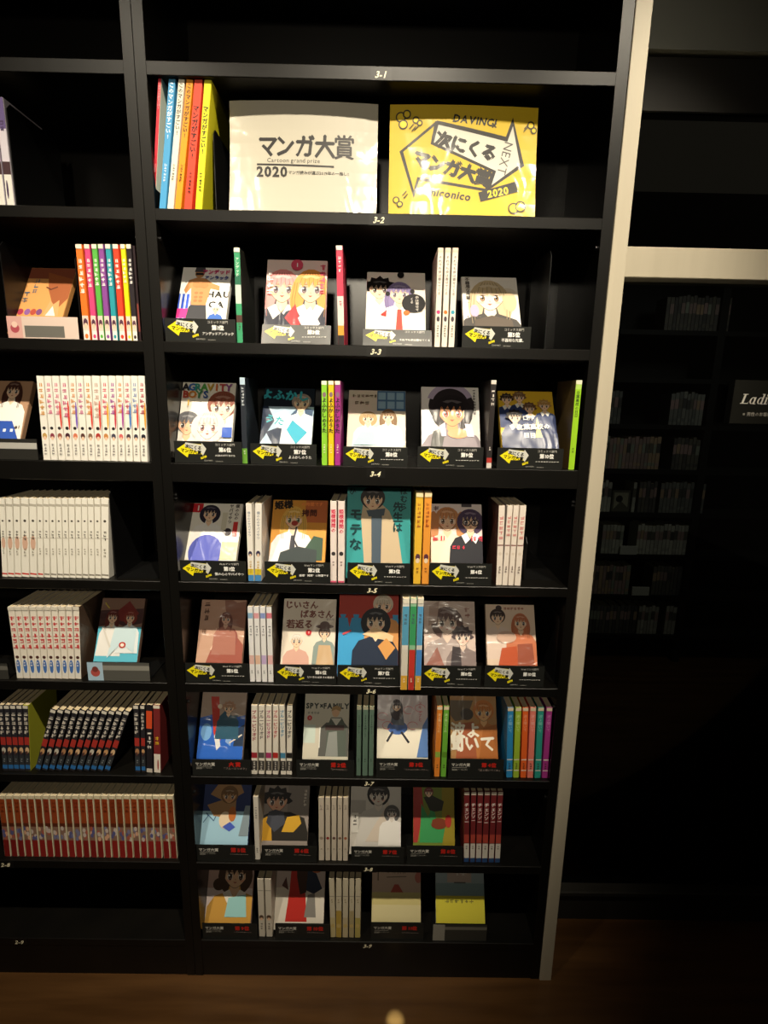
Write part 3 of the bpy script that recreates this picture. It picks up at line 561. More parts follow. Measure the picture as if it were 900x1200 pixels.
def cZ(a):
    a.rect(.7,-.6,1,1.05,'#9a8a2c'); a.poly([(0,1.05),(.2,1.05),(.25,.5),(.1,-.3),(0,-.3)],'#a83a34'); a.poly([(.2,.6),(.35,.3),(.5,.5),(.6,.1),(.8,.2),(.7,-.3),(.15,-.3)],'#3f9a5a'); a.poly([(.25,.75),(.45,.8),(.75,.66),(.7,.44),(.42,.4),(.34,.58)],'#33342c'); person(a,.38,.86,.10,'#7a3a3a','#33342c',style='short',body=False); a.ell(.62,.14,.2,.12,'#7c3a24'); a.ell(.85,.2,.08,.14,'#b0362c'); a.poly([(.4,.45),(.44,.1),(.5,.42)],'#3f9a5a')
def cAA(a):
    a.rect(0,-.6,1,.36,'#e8d6d0'); person(a,.60,.68,.29,'#4c3626','#d6a24c',skin='#eac09a',style='bob',eye='#3a2418',collar='#f2ece0'); a.poly([(.42,-.3),(.48,.14),(.86,.22),(.9,-.3)],'#a4dada'); a.ell(.25,.45,.13,.12,'#4c3626')
def cAB(a):
    a.rect(0,-.6,1,.36,'#ded6c8'); a.poly([(.22,-.4),(.28,.3),(.3,.8),(.42,.95),(.56,.7),(.6,.3),(.66,-.4)],'#c4342c'); a.poly([(.4,1.0),(.62,1.0),(.68,.6),(.62,.25),(.5,.2),(.42,.6)],'#41291f'); a.poly([(.64,.8),(.82,.68),(.95,.34),(.78,.22),(.62,.3)],'#262f44'); a.ell(.82,.82,.13,.10,'#b4603c'); a.ell(.34,.9,.06,.08,'#e9b490'); a.poly([(.12,.4),(.2,.6),(.26,.3)],'#5a3a34'); a.poly([(.66,.2),(.8,.24),(.84,-.3),(.6,-.3)],'#8a8680')
def cAC(a):
    a.rect(0,.0,1,.28,'#d6c888'); a.rect(0,-.6,1,.0,'#ded2a0'); scrib(a,.28,.75,.11,4,'#6a5a48'); a.line([(.3,.62),(.7,.64)],.015,'#7a6a58'); a.poly([(.38,.28),(.46,.46),(.54,.46),(.64,.28)],'#b8584a'); a.ell(.95,.62,.07,.10,'#c4786a'); a.line([(.12,.85),(.12,.55)],.02,'#6a5a48')
def cAD(a):
    a.rect(0,.22,1,1.1,'#a9bcc0'); a.rect(0,.22,1,.5,'#8fa9ac'); a.rect(.24,.52,.74,.95,'#cdb9ac'); a.rect(.38,.50,.62,.53,'#6a6a68'); scrib(a,.32,.75,.17,2,'#e8e2da'); a.rect(0,-.6,1,.22,'#e3d84a'); scrib(a,.18,.10,.10,6,'#8a8440')
def cLb(a):
    a.rect(0,.75,1,1.1,'#8a4a34'); a.poly([(.45,.9),(1,.75),(1,.3),(.8,0),(.55,.5)],'#a05a34'); a.poly([(.58,-.1),(.66,.25),(.74,.16),(.84,.26),(.9,-.1)],'#d9a06a'); a.poly([(.64,-.1),(.74,.12),(.84,-.1)],'#f2e6d8'); a.line([(.5,.55),(.6,.50),(.72,.56)],.03,'#5a3020'); [a.ell(x,-.02,.06,.08,c) for x,c in ((.12,'#a8324a'),(.26,'#8a5a9a'),(.38,'#b04a3a'),(.5,'#7a4a7a'))]
    scrib(a,.28,.75,.12,3,'#5a6a78',1); scrib(a,.14,.45,.14,2,'#4a5a6a',1)
def cLc(a):
    a.rect(0,.3,1,1.1,'#b08a6c'); person(a,.62,.80,.17,'#4c2c22','#f2ede4',style='long'); a.poly([(.1,-.3),(.3,.16),(.75,.16),(1.0,-.3)],'#2f56b4'); [a.rect(x,-.06,x+.06,.0,'#dfe8f4') for x in (.3,.45,.6,.75)]; scrib(a,.12,.60,.15,2,'#d8342c',1); a.text('#1',.88,.04,.10,'#3a2c24',.02)
def cLe(a):
    a.rect(0,-.6,1,.42,'#5bb8d0'); a.poly([(0,.42),(.4,.5),(.62,.42),(1,.5),(1,.8),(0,.75)],'#4a2a2a'); a.poly([(.4,.75),(.65,.95),(.9,.7),(.75,.5),(.45,.55)],'#7d2c28'); person(a,.30,.62,.13,'#6a2a24','#e6e4e0',style='long'); person(a,.72,.62,.12,'#8a3428','#dfe6e8',style='bob'); a.poly([(.3,-.2),(.4,.42),(.9,.42),(.9,-.1),(.6,.1)],'#c9dfe6'); a.line([(.12,.40),(.34,.02)],.04,'#d8d4cc'); a.ell(.62,.06,.08,.07,'#b4362c'); a.ell(.62,.06,.045,.04,'#f0e6da'); a.line([(.1,.9),(.2,.8)],.03,'#c8b04a')
# ------------------------------------------------------------------ right bookcase: award displays
Z = {k: SH[k][0] for k in range(10)}
# (cover px: top-left x, top-right x, top y) (card px: x0, x1, top y, bottom y) shelf, design, ground, caption, words
Nx, Tz = caption_next, caption_taisho
CO, WE = 'コミックス部門', 'Webマンガ部門'
FACE = [
 ((215,272,315),(192.5,275.4,372.5,400),3,cA,'#f2efe9',Nx(CO,'第1位','アンデッドアンラック'),'a shirtless muscular man in a dark cap',{},0),
 ((312.6,385,306),(305.2,387,376,401),3,cB,'#f6dcd6',Nx(CO,'第3位',''),'two girls cheek to cheek with pink and orange hair',dict(w=.128,h=.182),1),
 ((429.5,498.8,321),(425.3,507.3,380,406.5),3,cC,'#eee6dc',Nx(CO,'','それでも歩は寄せてくる'),'a black-haired boy beside a purple-haired girl',dict(w=.127,h=.182),2),
 ((539.7,605.5,327),(542.5,623,381.5,408),3,cD,'#f2ece4',Nx(CO,'第5位','不器用な先輩。'),'a pale blonde girl looking sideways',dict(w=.122,h=.18),0),
 ((214.5,277,449.3),(203.6,283,516.5,541),4,cE,'#ece6dc',Nx(CO,'第6位','AGRAVITY BOYS'),'rainbow lettering above several boys',{},0),
 ((310.5,369.6,457),(293.2,370.7,519.5,544),4,cF,'#16202c',Nx(CO,'第7位','よふかしのうた'),'a night scene with turquoise lettering',{},0),
 ((409,475.4,460),(402.2,477.8,523,546.5),4,cG,'#e2d6c2',Nx(CO,'第8位',''),'two seated figures before a blue window',{},0),
 ((493.5,560.7,455),(489.8,567,523,547),4,cH,'#eee9e4',Nx(CO,'第9位',''),'a black-haired girl with lilac headband',{},0),
 ((583,647,460.5),(583.4,661,524.5,548),4,cI,'#d9b02e',Nx(CO,'第10位',''),'five boys in navy blazers on yellow',{},0),
 ((227.5,285.4,592.5),(210.5,287.5,656.7,682),5,cJ,'#f4efe4',Nx(WE,'第1位','僕の心のヤバイやつ'),'a dark-haired girl in blue skirt, red corner block',{},0),
 ((320.5,384.4,588),(310,387,658.3,682),5,cK,'#d9983c',Nx(WE,'第2位','姫様“拷問”の時間です'),'a laughing blonde girl on orange',{},0),
 ((407.6,481.6,571),(407.2,481,659.5,682.3),5,cL,'#3a9c9e',Nx(WE,'第3位',''),'a boy with grey scarf on tall teal cover',dict(w=.146,h=.208),0),
 ((504.7,564.3,591.5),(503.8,577,659.7,683),5,cM,'#eee0dc',Nx(WE,'第4位',''),'an orange-haired girl and one in glasses',{},0),
 ((236.8,289.3,704.5),(215.6,290.7,777,800.5),6,cN,'#c99f88',Nx(WE,'第5位',''),'reddish figures on dusty pink',{},0),
 ((333.3,394.5,706),(322,394,779,800),6,cO,'#e9dccb',Nx(WE,'第6位','じいさんばあさん若返る'),'brown brush lettering over an old couple',{},0),
 ((396.5,469,698.6),(395.5,468,779.8,802),6,cP,'#b23a2e',Nx(WE,'第7位',''),'a dark-haired figure, red above blue',dict(w=.146,h=.208),0),
 ((496.4,555.7,711.7),(494.7,564.3,780.3,802),6,cQ,'#d9c3b8',Nx(WE,'第8位',''),'dim figures under creased shiny wrap on pale pink',{},0),
 ((568.4,625.6,711.7),(568.8,638.7,780.3,802),6,cR,'#e8cfb8',Nx(WE,'第10位',''),'two women in orange on beige, rightmost',{},0),
 ((238,290,814),(225,293,890.3,910.3),7,cS,'#b9a292',Tz('大賞','ブルーピリオド'),'blue paint splashes with red streak',{},0),
 ((358,410,814.7),(347.3,414.8,890.7,910.3),7,cT,'#cfc9b8',Tz('第2位','SPY×FAMILY'),'a suited man seated in an armchair',{},0),
 ((442.6,501,815.2),(441.4,505,889.5,911),7,cU,'#d9cfd2',Tz('第3位','スキップとローファー'),'a jumping girl in a blue skirt',{},0),
 ((527,581,816),(526,591,889.8,910.5),7,cV,'#b98a58',Tz('第4位','波よ聞いてくれ'),'large white lettering on orange brown',{},0),
 ((241,296.4,921.5),(229,297.4,990.7,1011),8,cW,'#28386a',Tz('第5位',''),'a brown figure on navy above pale blue',{},0),
 ((309,363.8,921.5),(306.6,370.5,991.5,1010),8,cX,'#9a8f88',Tz('第6位',''),'a boy in a black and yellow jacket',{},0),
 ((411.6,470,923.3),(411.6,473.7,993,1014),8,cY,'#d3cec6',Tz('第7位',''),'a grey drawing of a boy resting his chin',{},0),
 ((483.8,531.4,923.3),(477.4,543,991.7,1012),8,cZ,'#7a8a3a',Tz('第8位',''),'a dark figure amid green, red and yellow',{},0),
 ((247.8,300,1021.5),(236.8,300.7,1082.8,1103),9,cAA,'#c9a89c',Tz('第9位',''),'a brown-haired girl in a yellow cardigan',{},0),
 ((326.3,382.5,1021.5),(322.4,386.3,1083,1103),9,cAB,'#c4b4ac',Tz('第10位',''),'a long-haired figure in a red dress',{},0),
 ((432.4,496,1023.3),(434.7,496.8,1081.8,1104.5),9,cAC,'#cdb3a0',Tz('第11位',''),'a pale pink picture over a yellow band',{},0),
 ((509,564.7,1024),(507.8,571,1083.3,1102.5),9,cAD,'#b3bfc0',None,'a pale grey picture with pink square and yellow paper band',{},0),
]
def plain_caption(a):
    a.rect(0,-1,1,2,'#3b3a35'); a.rect(0,.68,1,.86,'#77746a'); a.rect(0,-1,.22,2,'#98948a')
for cp, cd, k, fn, bg, cap, what, kw, tl in FACE:
    kw = dict(kw)
    if k >= 6 and 'lean' not in kw: kw['lean'] = 27
    if k >= 7: kw['ys'] = .86
    bo, th, bx, bw, bh, t = face_book(cp, Z[k], fn, bg, 'face-out comic showing '+what, **kw)
    stand(cd, Z[k], cap or plain_caption, th, bx, bw, bh, t, 'the comic showing '+what, tilt=math.radians((0,24,31)[tl]))
# spines standing between the displays
def sp(title, tc='#3a3430', num=None, nc='#3a3430', bands=(), size=.62, y=.90, author=None, ac='#4a443e', ay=.25, bold=.02, head=None, ell=()):
    def f(w, h):
        a = Art(w, h, sp_bg[0])
        for y0, y1, c in bands: a.rect(-.1, y0, 1.1, y1, c)
        for cx, cy, rx, ry, c in ell: a.ell(cx, cy, rx, ry, c, 10)
        if title:
            n = len(title)
            if title[0] == '~': scribv(a, .5, y, size, int(title[1:]), tc)
            else: a.text(title, .5, y, size, tc, bold, vert=True)
        if num: a.text(num, .5, ay+.09, .5, nc, .03)
        if author: scribv(a, .5, ay, .45, len(author), ac)
        if head: a.rect(-.1, .955, 1.1, 1.1, head)
        return a
    return f
def scribv(a, x, y, size, n, col):
    """vertical unreadable lettering on a narrow spine; size in widths"""
    rn = random.Random(len(a.P)*13+n); st = size*a.W/a.H
    for i in range(n):
        cy = y-st*(i+.5)*1.04
        for k in range(4):
            h = rn.random() < .5; o = (rn.random()-.5)*.62; l = .22+.16*rn.random()
            a.line([(x-l*size,cy+o*st),(x+l*size,cy+o*st+.06*st)] if h else [(x+o*size,cy-l*st),(x+(o+.1*(rn.random()-.5))*size,cy+l*st)], size*.13, col)
sp_bg = ['#ffffff']
def SB(px, k, bg, art, label, group='spines between the award displays', **kw):
    sp_bg[0] = bg; side = kw.pop('side', bg)
    return spine_book(px, Z[k], art, side, label, group, **kw)
ORD = ['first','second','third','fourth','fifth','sixth','seventh','eighth','ninth','tenth','eleventh','twelfth','thirteenth','fourteenth','fifteenth','sixteenth','seventeenth','eighteenth','nineteenth','twentieth','twenty-first','twenty-second','twenty-third','twenty-fourth','twenty-fifth','twenty-sixth']
SB((273,280.2,290.4,278.4,286,402),3,'#3f9d6e',sp('アンデッド','#e8f0e6',bands=((.42,.62,'#c9d8cc'),(.22,.30,'#5a3a34'),(.62,.72,'#2f6e54')),author='戸塚慶文',head='#e9e2d6'),'thin green spine right of the shirtless man display',side='#20231f')  # side cover coloured near black so that it reads as unlit
SB((393.6,401.4,288,396,404,406.8),3,'#d8405c',sp('~4','#f6e4e6',bands=((-.1,.10,'#2c2426'),(.10,.20,'#d9a23a'),(.20,.5,'#e8dcd8')),head='#efe0da',author='高木',ac='#c23a50',ay=.46),'thin red and pink spine between two girls and boy covers')
for (tl,tr,bl,br),c,l in zip(((512.7,519.4,509.2,516.3),(521.6,528.4,517.3,524.3),(530.5,537.4,525.2,532.3)),('#d8407c','#e8752e','#38a0b8'),('pink','orange','blue')):
    SB((tl,tr,290.6,bl,br,408.6),3,'#efe4d6',sp('それでも歩は寄せてくる','#5a4a44',size=.62,y=.92,bold=.01,ell=((.5,.36,.36,.36,c),(.5,.29,.3,.5,'#4a4048')),author='山本崇一朗',ay=.23,head='#e0cdbb'),'tall cream spine with %s round mark beside the black-haired boy'%l)
SB((279.6,287.2,442.5,285,290.4,543),4,'#2a2f38',sp('~6','#cfd6dc',bands=((-.1,.18,'#6aa03c'),(.92,1.0,'#b9cfe0')),author='中村',ac='#dbe6c8',ay=.16),'thin dark spine with green foot by rainbow lettered cover')
for (tl,tr,bl,br),c,l in zip(((376,382.8,377.4,384),(384,391,385,391.5),(392,399,392.4,399)),('#8fd03a','#f2c81e','#a8348c'),('lime green','golden yellow','purple')):
    SB((tl,tr,446.4,bl,br,545.4),4,c,sp('よふかしのうた','#1d1a1c',size=.95,y=.80,bold=.04,author='コトヤマ',ac='#fbf2da',ay=.26,head='#efe9da',ell=((.5,.84,.36,.5,'#8a6a7c'),)),'%s spine with black brush lettering beside night cover'%l)
SB((574.2,582,445.6,570.7,576,548.7),4,'#2b2626',sp('~4','#e6ded6',size=.8,y=.9,bands=((-.1,.06,'#d8d0c8'),(.06,.12,'#b23a34')),author='白石',ac='#e6ded6',head='#d9cfc4'),'thin black spine left of navy blazers cover')
SB((674.5,682.7,445.6,666,673,548),4,'#9fd02c',sp('立葉高校の日日','#3c5a1c',size=.62,y=.88,author='志摩',ac='#3c5a1c',head='#e9e6cc',bands=((.90,.955,'#b9dc6a'),)),'lime green spine against right-hand upright',side='#5c4c2e')
for i,(tl,tr,bl,br) in enumerate(((288,295.6,290.5,297.4),(298.6,307,298.6,306.4))):
    SB((tl,tr,590.5,bl,br,680.5),5,'#efeae2',sp('僕の心のヤバイやつ','#9aa0aa',size=.5,y=.90,bands=((-.1,.08,'#4a8ac4'),(.08,.16,'#d9c23a')),ell=((.5,.36,.36,.5,'#3a3450'),(.5,.34,.2,.3,'#e8c8a8')),author='桜井のりお',ac='#c8a23a',ay=.27),'white spine with small dark-haired face, %s of pair'%('left','right')[i])
for i,(tl,tr,bl,br) in enumerate(((387.4,395,386.5,394),(396.4,404.6,395.5,403.2))):
    SB((tl,tr,587.5,bl,br,682),5,'#f0e2dc',sp('姫様拷問の','#d63a58',size=.8,y=.90,bold=.03,ell=((.5,.36,.36,.36,'#3a3434'),),author='春原',ac='#7a5a5a',ay=.27,bands=((-.1,.02,'#e05a7a'),)),'white spine with red-pink lettering, %s of pair by orange cover'%('left','right')[i])
SB((487.5,496.4,577.6,484,493,688.5),5,'#e8b83a',sp('~6','#b0602a',size=.6,y=.9,ell=((.5,.30,.36,.5,'#5a3a4a'),(.5,.26,.3,.4,'#e9d2b4')),author='伊藤',ac='#8a5a2a',ay=.19,head='#efe0b0'),'yellow spine right of the teal cover')
SB((497.5,506.4,577.6,494,502.6,688.5),5,'#ea9a3c',sp('~6','#a84a1e',size=.6,y=.9,ell=((.5,.30,.36,.5,'#5a3040'),(.5,.26,.3,.4,'#e9d2b4')),author='伊藤',ac='#8a4a2a',ay=.19,head='#efdcb0'),'orange spine right of the teal cover')
for i,(tl,tr,bl,br) in enumerate(((584,592.6,581.4,587.8),(593.6,601,589.2,594.8),(601.4,608,595.9,602.4),(609,617.2,603.3,610))):
    SB((tl,tr,592.6,bl,br,686.5),5,'#eee2d6',sp('~5','#d98a84',size=.85,y=.88,bold=.01,bands=((.50,.515,'#8a5a54'),),ell=((.5,.40,.3,.3,'#e0d2c2'),),author='谷和野',ac='#5a4440',ay=.25),'cream spine with faint pink lettering, %s of four by orange-haired girl'%ORD[i], side='#eee2d6' if i else '#5a3c34')  # shade painted into the exposed side cover of the leftmost book
for i,(tl,tr,bl,br) in enumerate(((290.7,296.8,292,298),(298,304,299,305.3),(304.8,311.2,306.7,312.8),(312,319.2,314,320))):
    SB((tl,tr,711.3,bl,br,800),6,'#eceaea',sp('~4','#6a6a72',size=.6,y=.76,bands=((.85,.92,('#8ab0d0','#e0a0a8','#8a9ad0','#d87a8a')[i]),(.24,.36,('#e2b8b0','#e8c0a8','#c8b0d8','#e8b8b8')[i])),author='作者',ac='#8a8a8a',ay=.16),'white pastel spine, %s of four by the dusty pink cover'%ORD[i], side='#eceaea' if i < 3 else '#4c4038')  # last book's side cover darkened to stand for shade on that end
for i,((tl,tr,bl,br),c) in enumerate(zip(((471,479.3,470,478),(480,488,478.8,486),(489,496.4,486.6,493.7)),('#5a9fc0','#3f9a62','#5aa0d0'))):
    SB((tl,tr,702,bl,br,807),6,('#e2ddd2','#8fc09a','#d9d6cc')[i],sp('~3','#4a5a6a',size=.6,y=.84,bands=((.50,.92,c),(-.1,.16,('#d8a43a','#b8362c','#d8a43a')[i]),(.16,.45,('#d9d2c4','#c43a30','#4a8ad0')[i])),author='井上',ac='#f4e6c8',ay=.14,head='#e9e2d0'),'tall %s spine jutting over shelf edge, %s of three'%(('blue and yellow','green and red','blue and white')[i],ORD[i]),y0=-.014)
for i,(tl,tr,bl,br) in enumerate(((294,302,294.8,301.5),(302.8,310.3,303.3,309.7),(311,318.5,311.9,318),(319.3,326.8,319.9,325.7),(327.6,334.8,328.4,334),(335.9,343.3,336,342))):
    c = ('#9c2f38','#5a5450','#a83a6a','#b0302c','#4a86a8','#2c2826')[i]
    SB((tl,tr,827,bl,br,910),7,'#e6dfd2',sp('ブルーピリオド',c,size=.85,y=.93,bold=.025,bands=((.055,.20,'#3c3836'),(.24,.32,c)),author='山口つばさ',ac='#d8d2c8',ay=.19),'cream spine with %s lettering and dark foot, blue paint series'%('crimson','grey','magenta','red','light blue','black')[i], side='#e6dfd2' if i < 5 else '#3a342e')  # exposed side of the last book coloured as if in shade
for i,(tl,tr,bl,br) in enumerate(((417.5,423.3,418,423.3),(424.7,431.3,425,431.3),(432.7,438.5,432,437.5))):
    SB((tl,tr,828,bl,br,906),7,'#5d7466',sp('SPYFAMILY','#2a3a30',size=.55,y=.88,author='遠藤',ac='#2a3a30',head='#a8a48c'),'dull green spine, %s of three by seated man'%ORD[i])
for i,(tl,tr,bl,br) in enumerate(((511.4,518.2,509.5,515.7),(519.5,526.3,517,523))):
    SB((tl,tr,828,bl,br,911.4),7,('#e08432','#6cae3c')[i],sp('波よ聞いてくれ',('#f0c89a','#bcdc9a')[i],size=.6,y=.9,author='沙村',ac='#3a2a1a',ay=.18,bands=((.28,.36,('#8ab04a','#5a8a2a')[i]),),head='#e4d4b4'),('orange','green')[i]+' spine left of large white lettering cover')
for i,(tl,tr,bl,br) in enumerate(((594.5,602.2,593.5,600.4),(603.8,611.6,601.6,607.8),(612.5,619.7,610,616.5),(621.2,628.7,618,624.6),(630.2,638,626.5,633.3),(640.2,647.8,635.2,641.4))):
    c = ('#2f86c0','#9cba3a','#e8662c','#ec8272','#2f9a8c','#a83a8a')[i]
    SB((tl,tr,829.5,bl,br,911.4),7,c,sp('波よ聞いて','#ffffff' if 0 else ('#8fc4e4','#c8dc8a','#f4a884','#f6b4a8','#8accc0','#d48ac0')[i],size=.7,y=.9,bold=.01,author='沙村広',ac='#3a2a24',ay=.22,bands=((.255,.268,'#e8e0d4'),(.10,.112,'#e8e0d4')),head='#dccdae'),('blue','lime','orange','salmon','teal','magenta')[i]+' spine in the bright rainbow set of six')
SB((296.4,303.5,934,299,304,1010.4),8,'#d8d2c6',sp('~5','#8a8680',size=.6,y=.85,author='保谷伸',ac='#6a6660',ay=.2),'single white spine right of the navy cover')
for i,(tl,tr,bl,br) in enumerate(((373,380,373.6,379.6),(381.2,387,381.2,387),(388.4,394.3,388.4,394.3),(395.5,401,395.5,401),(402,408,402,407.6))):
    SB((tl,tr,935,bl,br,1006),8,'#cbbfae',sp('~2','#8a7a70',size=.7,y=.9,ell=((.5,.36,.36,.36,('#9a8a7a','#8a2a24','#5a3a34','#7a5a4a','#a05a3a')[i]),),author='作',ac='#6a5a50',ay=.2),'pale spine with round mark, %s of five by yellow jacket cover'%ORD[i])
for i,(tl,tr,bl,br) in enumerate(((543.6,550.8,543.6,549.4),(552,558.6,550.8,556.3),(559.8,566.4,557.4,563.8),(567.6,574.8,564.7,571),(575.6,582.6,572.5,578.5),(583.4,590,579.7,585.8))):
    SB((tl,tr,928,bl,br,1008),8,'#742a2c',sp('チェンソー','#e8e2da',size=.95,y=.84,bold=.03,bands=((.28,.40,'#b0483c'),(.06,.27,'#d6cfc4'),(-.1,.06,'#2c4a7a')),author='藤本',ac='#4a4440',ay=.24,head='#cfc4b4'),'dark red spine with white lettering, %s of six'%ORD[i])
for i,(tl,tr,bl,br) in enumerate(((301.5,309,303.3,310.4),(310.4,318,311.7,319))):
    SB((tl,tr,1030.4,bl,br,1102.5),9,'#cfc6b6',sp('','#8a8680',ell=((.5,.34,.42,.5,'#5a4638'),(.5,.31,.26,.3,'#e0b898')),author='和山や',ac='#5a544c',ay=.24,bands=((.80,.81,'#8a8478'),)),'pale spine with small brown-haired face, %s of pair'%('left','right')[i])
for i,(tl,tr,bl,br) in enumerate(((385,392,387.6,393.2),(392.7,400,394.5,400.6),(401,408,402,408),(409,415,409.3,415),(416,423.4,416.2,422))):
    SB((tl,tr,1030,bl,br,1102.5),9,'#cdc3aa',sp('','#8a8680',bands=((.70,.71,'#8a8070'),(.0,.34+.12*(i%2),('#c8b888','#b89a4a','#c4b490','#b0a078','#b8a860')[i])),ell=((.5,.2,.4,.5,'#c8b070'),),author='大和',ac='#8a7a5a',ay=.66),'yellowed pale spine, %s of five by the red dress cover'%ORD[i])
# six tall award guide books leaning at the left of the top shelf
GUIDE = [((185,189.6,91.7,177.3,181.9,238.3),'#c8283a','red'),((197.3,206.3,92.7,185.7,195,240),'#4a9cd0','sky blue'),((208.3,217.5,93.3,195.7,203.5,240.7),'#ece6d2','white'),((218,227,94,204,212.7,241.7),'#f09a24','orange'),((228,237.7,93,214,226,242.7),'#ee4a34','scarlet'),((239,248.5,94,227.7,237.5,244),'#e2da2a','yellow')]
for i, (px, c, nm) in enumerate(GUIDE):
    sp_bg[0] = c
    tc = ('#f4c8cc','#e8f2f8','#4a4440','#3a2a1a','#2a1614','#2a2816')[i]
    spine_book(px, Z[2], sp('このマンガがすごい!' if i < 4 else 'マンガがすごい!', tc, size=.8, y=.97 if i < 4 else .80, bold=.03, author='このマンガが', ac=tc, ay=.36 if i < 4 else .30), c if i else '#f0ead0', 'tall %s guide book leaning on the top shelf'%nm, 'tall award guide books on the top shelf', y0=.010, d=.148, wscale=.86)
bookend(U(251,240,.03).x+.004, Z[2], .155, .15, 'black bookend between yellow guide book and white poster', y0=.03, side=1, base=.012)
bookend(U(638,409,.02).x, Z[3], .195, .14, 'black bookend standing alone at the right end of its shelf', y0=.02, side=-1, base=.05)
bookend(U(612,688,.05).x+.004, Z[5], .10, .12, 'low black bookend right of four cream spines', y0=.05, side=1, base=.07)
bookend(U(650,800,.03).x-.002, Z[6], .165, .11, 'black bookend right of two women in orange cover', y0=.03, side=-1, base=.01)
# ------------------------------------------------------------------ posters on the top shelf
def poster(px, art, w, h, label, bend, back):
    """sheet sagging in its easel: leans most at the foot, bulges slightly sideways"""
    bl, br, yb = px; y0 = .022
    x = (U(bl, yb, y0).x+U(br, yb, y0).x)/2
    t = empty('poster', (x, y0, Z[2]+.004), label, 'poster', 'award posters on the top shelf')
    mb = MB(); N, K = 14, 8
    bq = (.25-.06)/(2*h)
    bf = lambda X, z: -bend*(1-(2*X/w)**2)+.25*z-bq*z*z
    def cell(p):
        for i in range(N):
            a0, a1 = w*i/N, w*(i+1)/N
            q = clip([(v[0]-a0, v[1]) for v in p], a1-a0, h)
            if len(q) < 3: continue
            for j in range(K):
                c0 = h*j/K; u = clip([(v[0], v[1]-c0) for v in q], a1-a0, h/K)
                if len(u) > 2: yield [(v[0]+a0-w/2, v[1]+c0) for v in u]
    for pts, col, L in art.P:
        for q in cell(pts):
            ar = sum(q[k-1][0]*q[k][1]-q[k][0]*q[k-1][1] for k in range(len(q)))
            if abs(ar) < 1e-11: continue
            if ar < 0: q = q[::-1]
            # heights from the flat facet of the cell, so that layers never cross
            def fac(p):
                X = (p[0]+w/2)/w*N; zc = p[1]/h*K
                i = min(N-1, max(0, int(sum(v[0]+w/2 for v in q)/len(q)/w*N))); j = min(K-1, max(0, int(sum(v[1] for v in q)/len(q)/h*K)))
                x0_, x1_, z0_, z1_ = w*i/N-w/2, w*(i+1)/N-w/2, h*j/K, h*(j+1)/K
                u, v_ = X-i, zc-j; b0 = bf(x0_, z0_)
                return b0+u*(bf(x1_, z0_)-b0)+v_*(bf(x0_, z1_)-b0)
            mb.poly([(p[0], fac(p)-art.EPS*L, p[1]) for p in q], col)
    mb.build('printed_sheet', POSTER, t)
    mb = MB(); g = [[(w*i/N-w/2, bf(w*i/N-w/2, h*j/K)+.0006, h*j/K) for j in range(K+1)] for i in range(N+1)]
    bk = lambda p: (p[0], p[1]+.0014, p[2])
    for i in range(N):
        for j in range(K): mb.poly([bk(g[i][j]), bk(g[i][j+1]), bk(g[i+1][j+1]), bk(g[i+1][j])], '#d8d4c8')
        mb.poly([g[i][K], g[i+1][K], bk(g[i+1][K]), bk(g[i][K])], '#d8d4c8'); mb.poly([g[i+1][0], g[i][0], bk(g[i][0]), bk(g[i+1][0])], '#d8d4c8')
    for j in range(K):
        mb.poly([g[0][j], g[0][j+1], bk(g[0][j+1]), bk(g[0][j])], '#d8d4c8'); mb.poly([g[N][j+1], g[N][j], bk(g[N][j]), bk(g[N][j+1])], '#d8d4c8')
    mb.build('backing_board', CARD, t)
    s = empty('poster_stand', (x, y0, Z[2]), 'black easel stand propping up the '+back, 'stand', 'easel stands behind the posters')
    m = MB(); m.box(-w*.4, w*.4, -.012, .09, .0004, .003); m.build('base', PLATE, s)
    k = bf(w/2, h)/h; o_ = bq*h*h/4+.0045
    m = MB(); m.prism([(o_,.0031),(o_+.0022,.0031),(o_+.0022+k*h*.93,h*.93),(o_+k*h*.93,h*.93)], -w*.4, w*.4, axis='x'); m.build('back_rest', PLATE, s)
    return t
def pw(bl, br, yb): return U(br, yb, .016).x-U(bl, yb, .016).x
w1 = pw(268,441.5,248); a = Art(w1, .208, '#b8b2a2')
D = '#211d1c'
for ch, x in (('マ',.26),('ン',.375),('ガ',.51),('大',.645),('賞',.775)): a.text(ch, x, .60, .155 if ch != '賞' else .165, D, .012 if ch == '賞' else .026, sx=.9)
a.text('Cartoon grand prize', .435, .475, .040, D, .0); a.line([(.19,.435),(.705,.425)], .012, D)
a.text('2020', .292, .37, .092, D, .04); a.text('マンガ読みが選ぶ2019年の一推し!!', .605, .362, .027, D, .012, pitch=.98)
poster((268,441.5,248), a, w1, .208, 'white award poster with black lettering on the top shelf', .006, 'white award poster')
w2 = pw(454.5,627.5,253); a = Art(w2, .208, '#cfae12')
fx = lambda x, y: ((x-42)/468, (487-y)/314)
P_ = lambda *q: [fx(*p) for p in q]
Bk = '#1b1712'
a.poly(P_((74,303),(190,216),(410,256),(430,202),(472,336),(352,415),(138,386),(122,437)), Bk)
a.poly(P_((86,304),(192,224),(400,262),(372,352),(348,406),(132,376),(122,415)), '#cfae12')
a.poly(P_((184,218),(412,262),(431,215),(465,334),(356,408),(374,360),(172,282)), Bk); a.poly(P_((195,228),(415,270),(431,226),(458,332),(368,396),(382,354),(182,277)), '#cfcabc')
a.text('次にくる', *fx(284,287), .112, Bk, .05, rot=-13, pitch=.95); a.text('マンガ大賞', *fx(240,350), .118, Bk, .055, rot=-15, pitch=.92)
a.text('NEXT', *fx(410,318), .085, '#4a4640', .0, rot=-103, sx=.95)
a.text('DAVINCI', *fx(310,214), .066, Bk, .03, rot=-5, shear=.15); a.text('×', *fx(371,226), .07, Bk, .03)
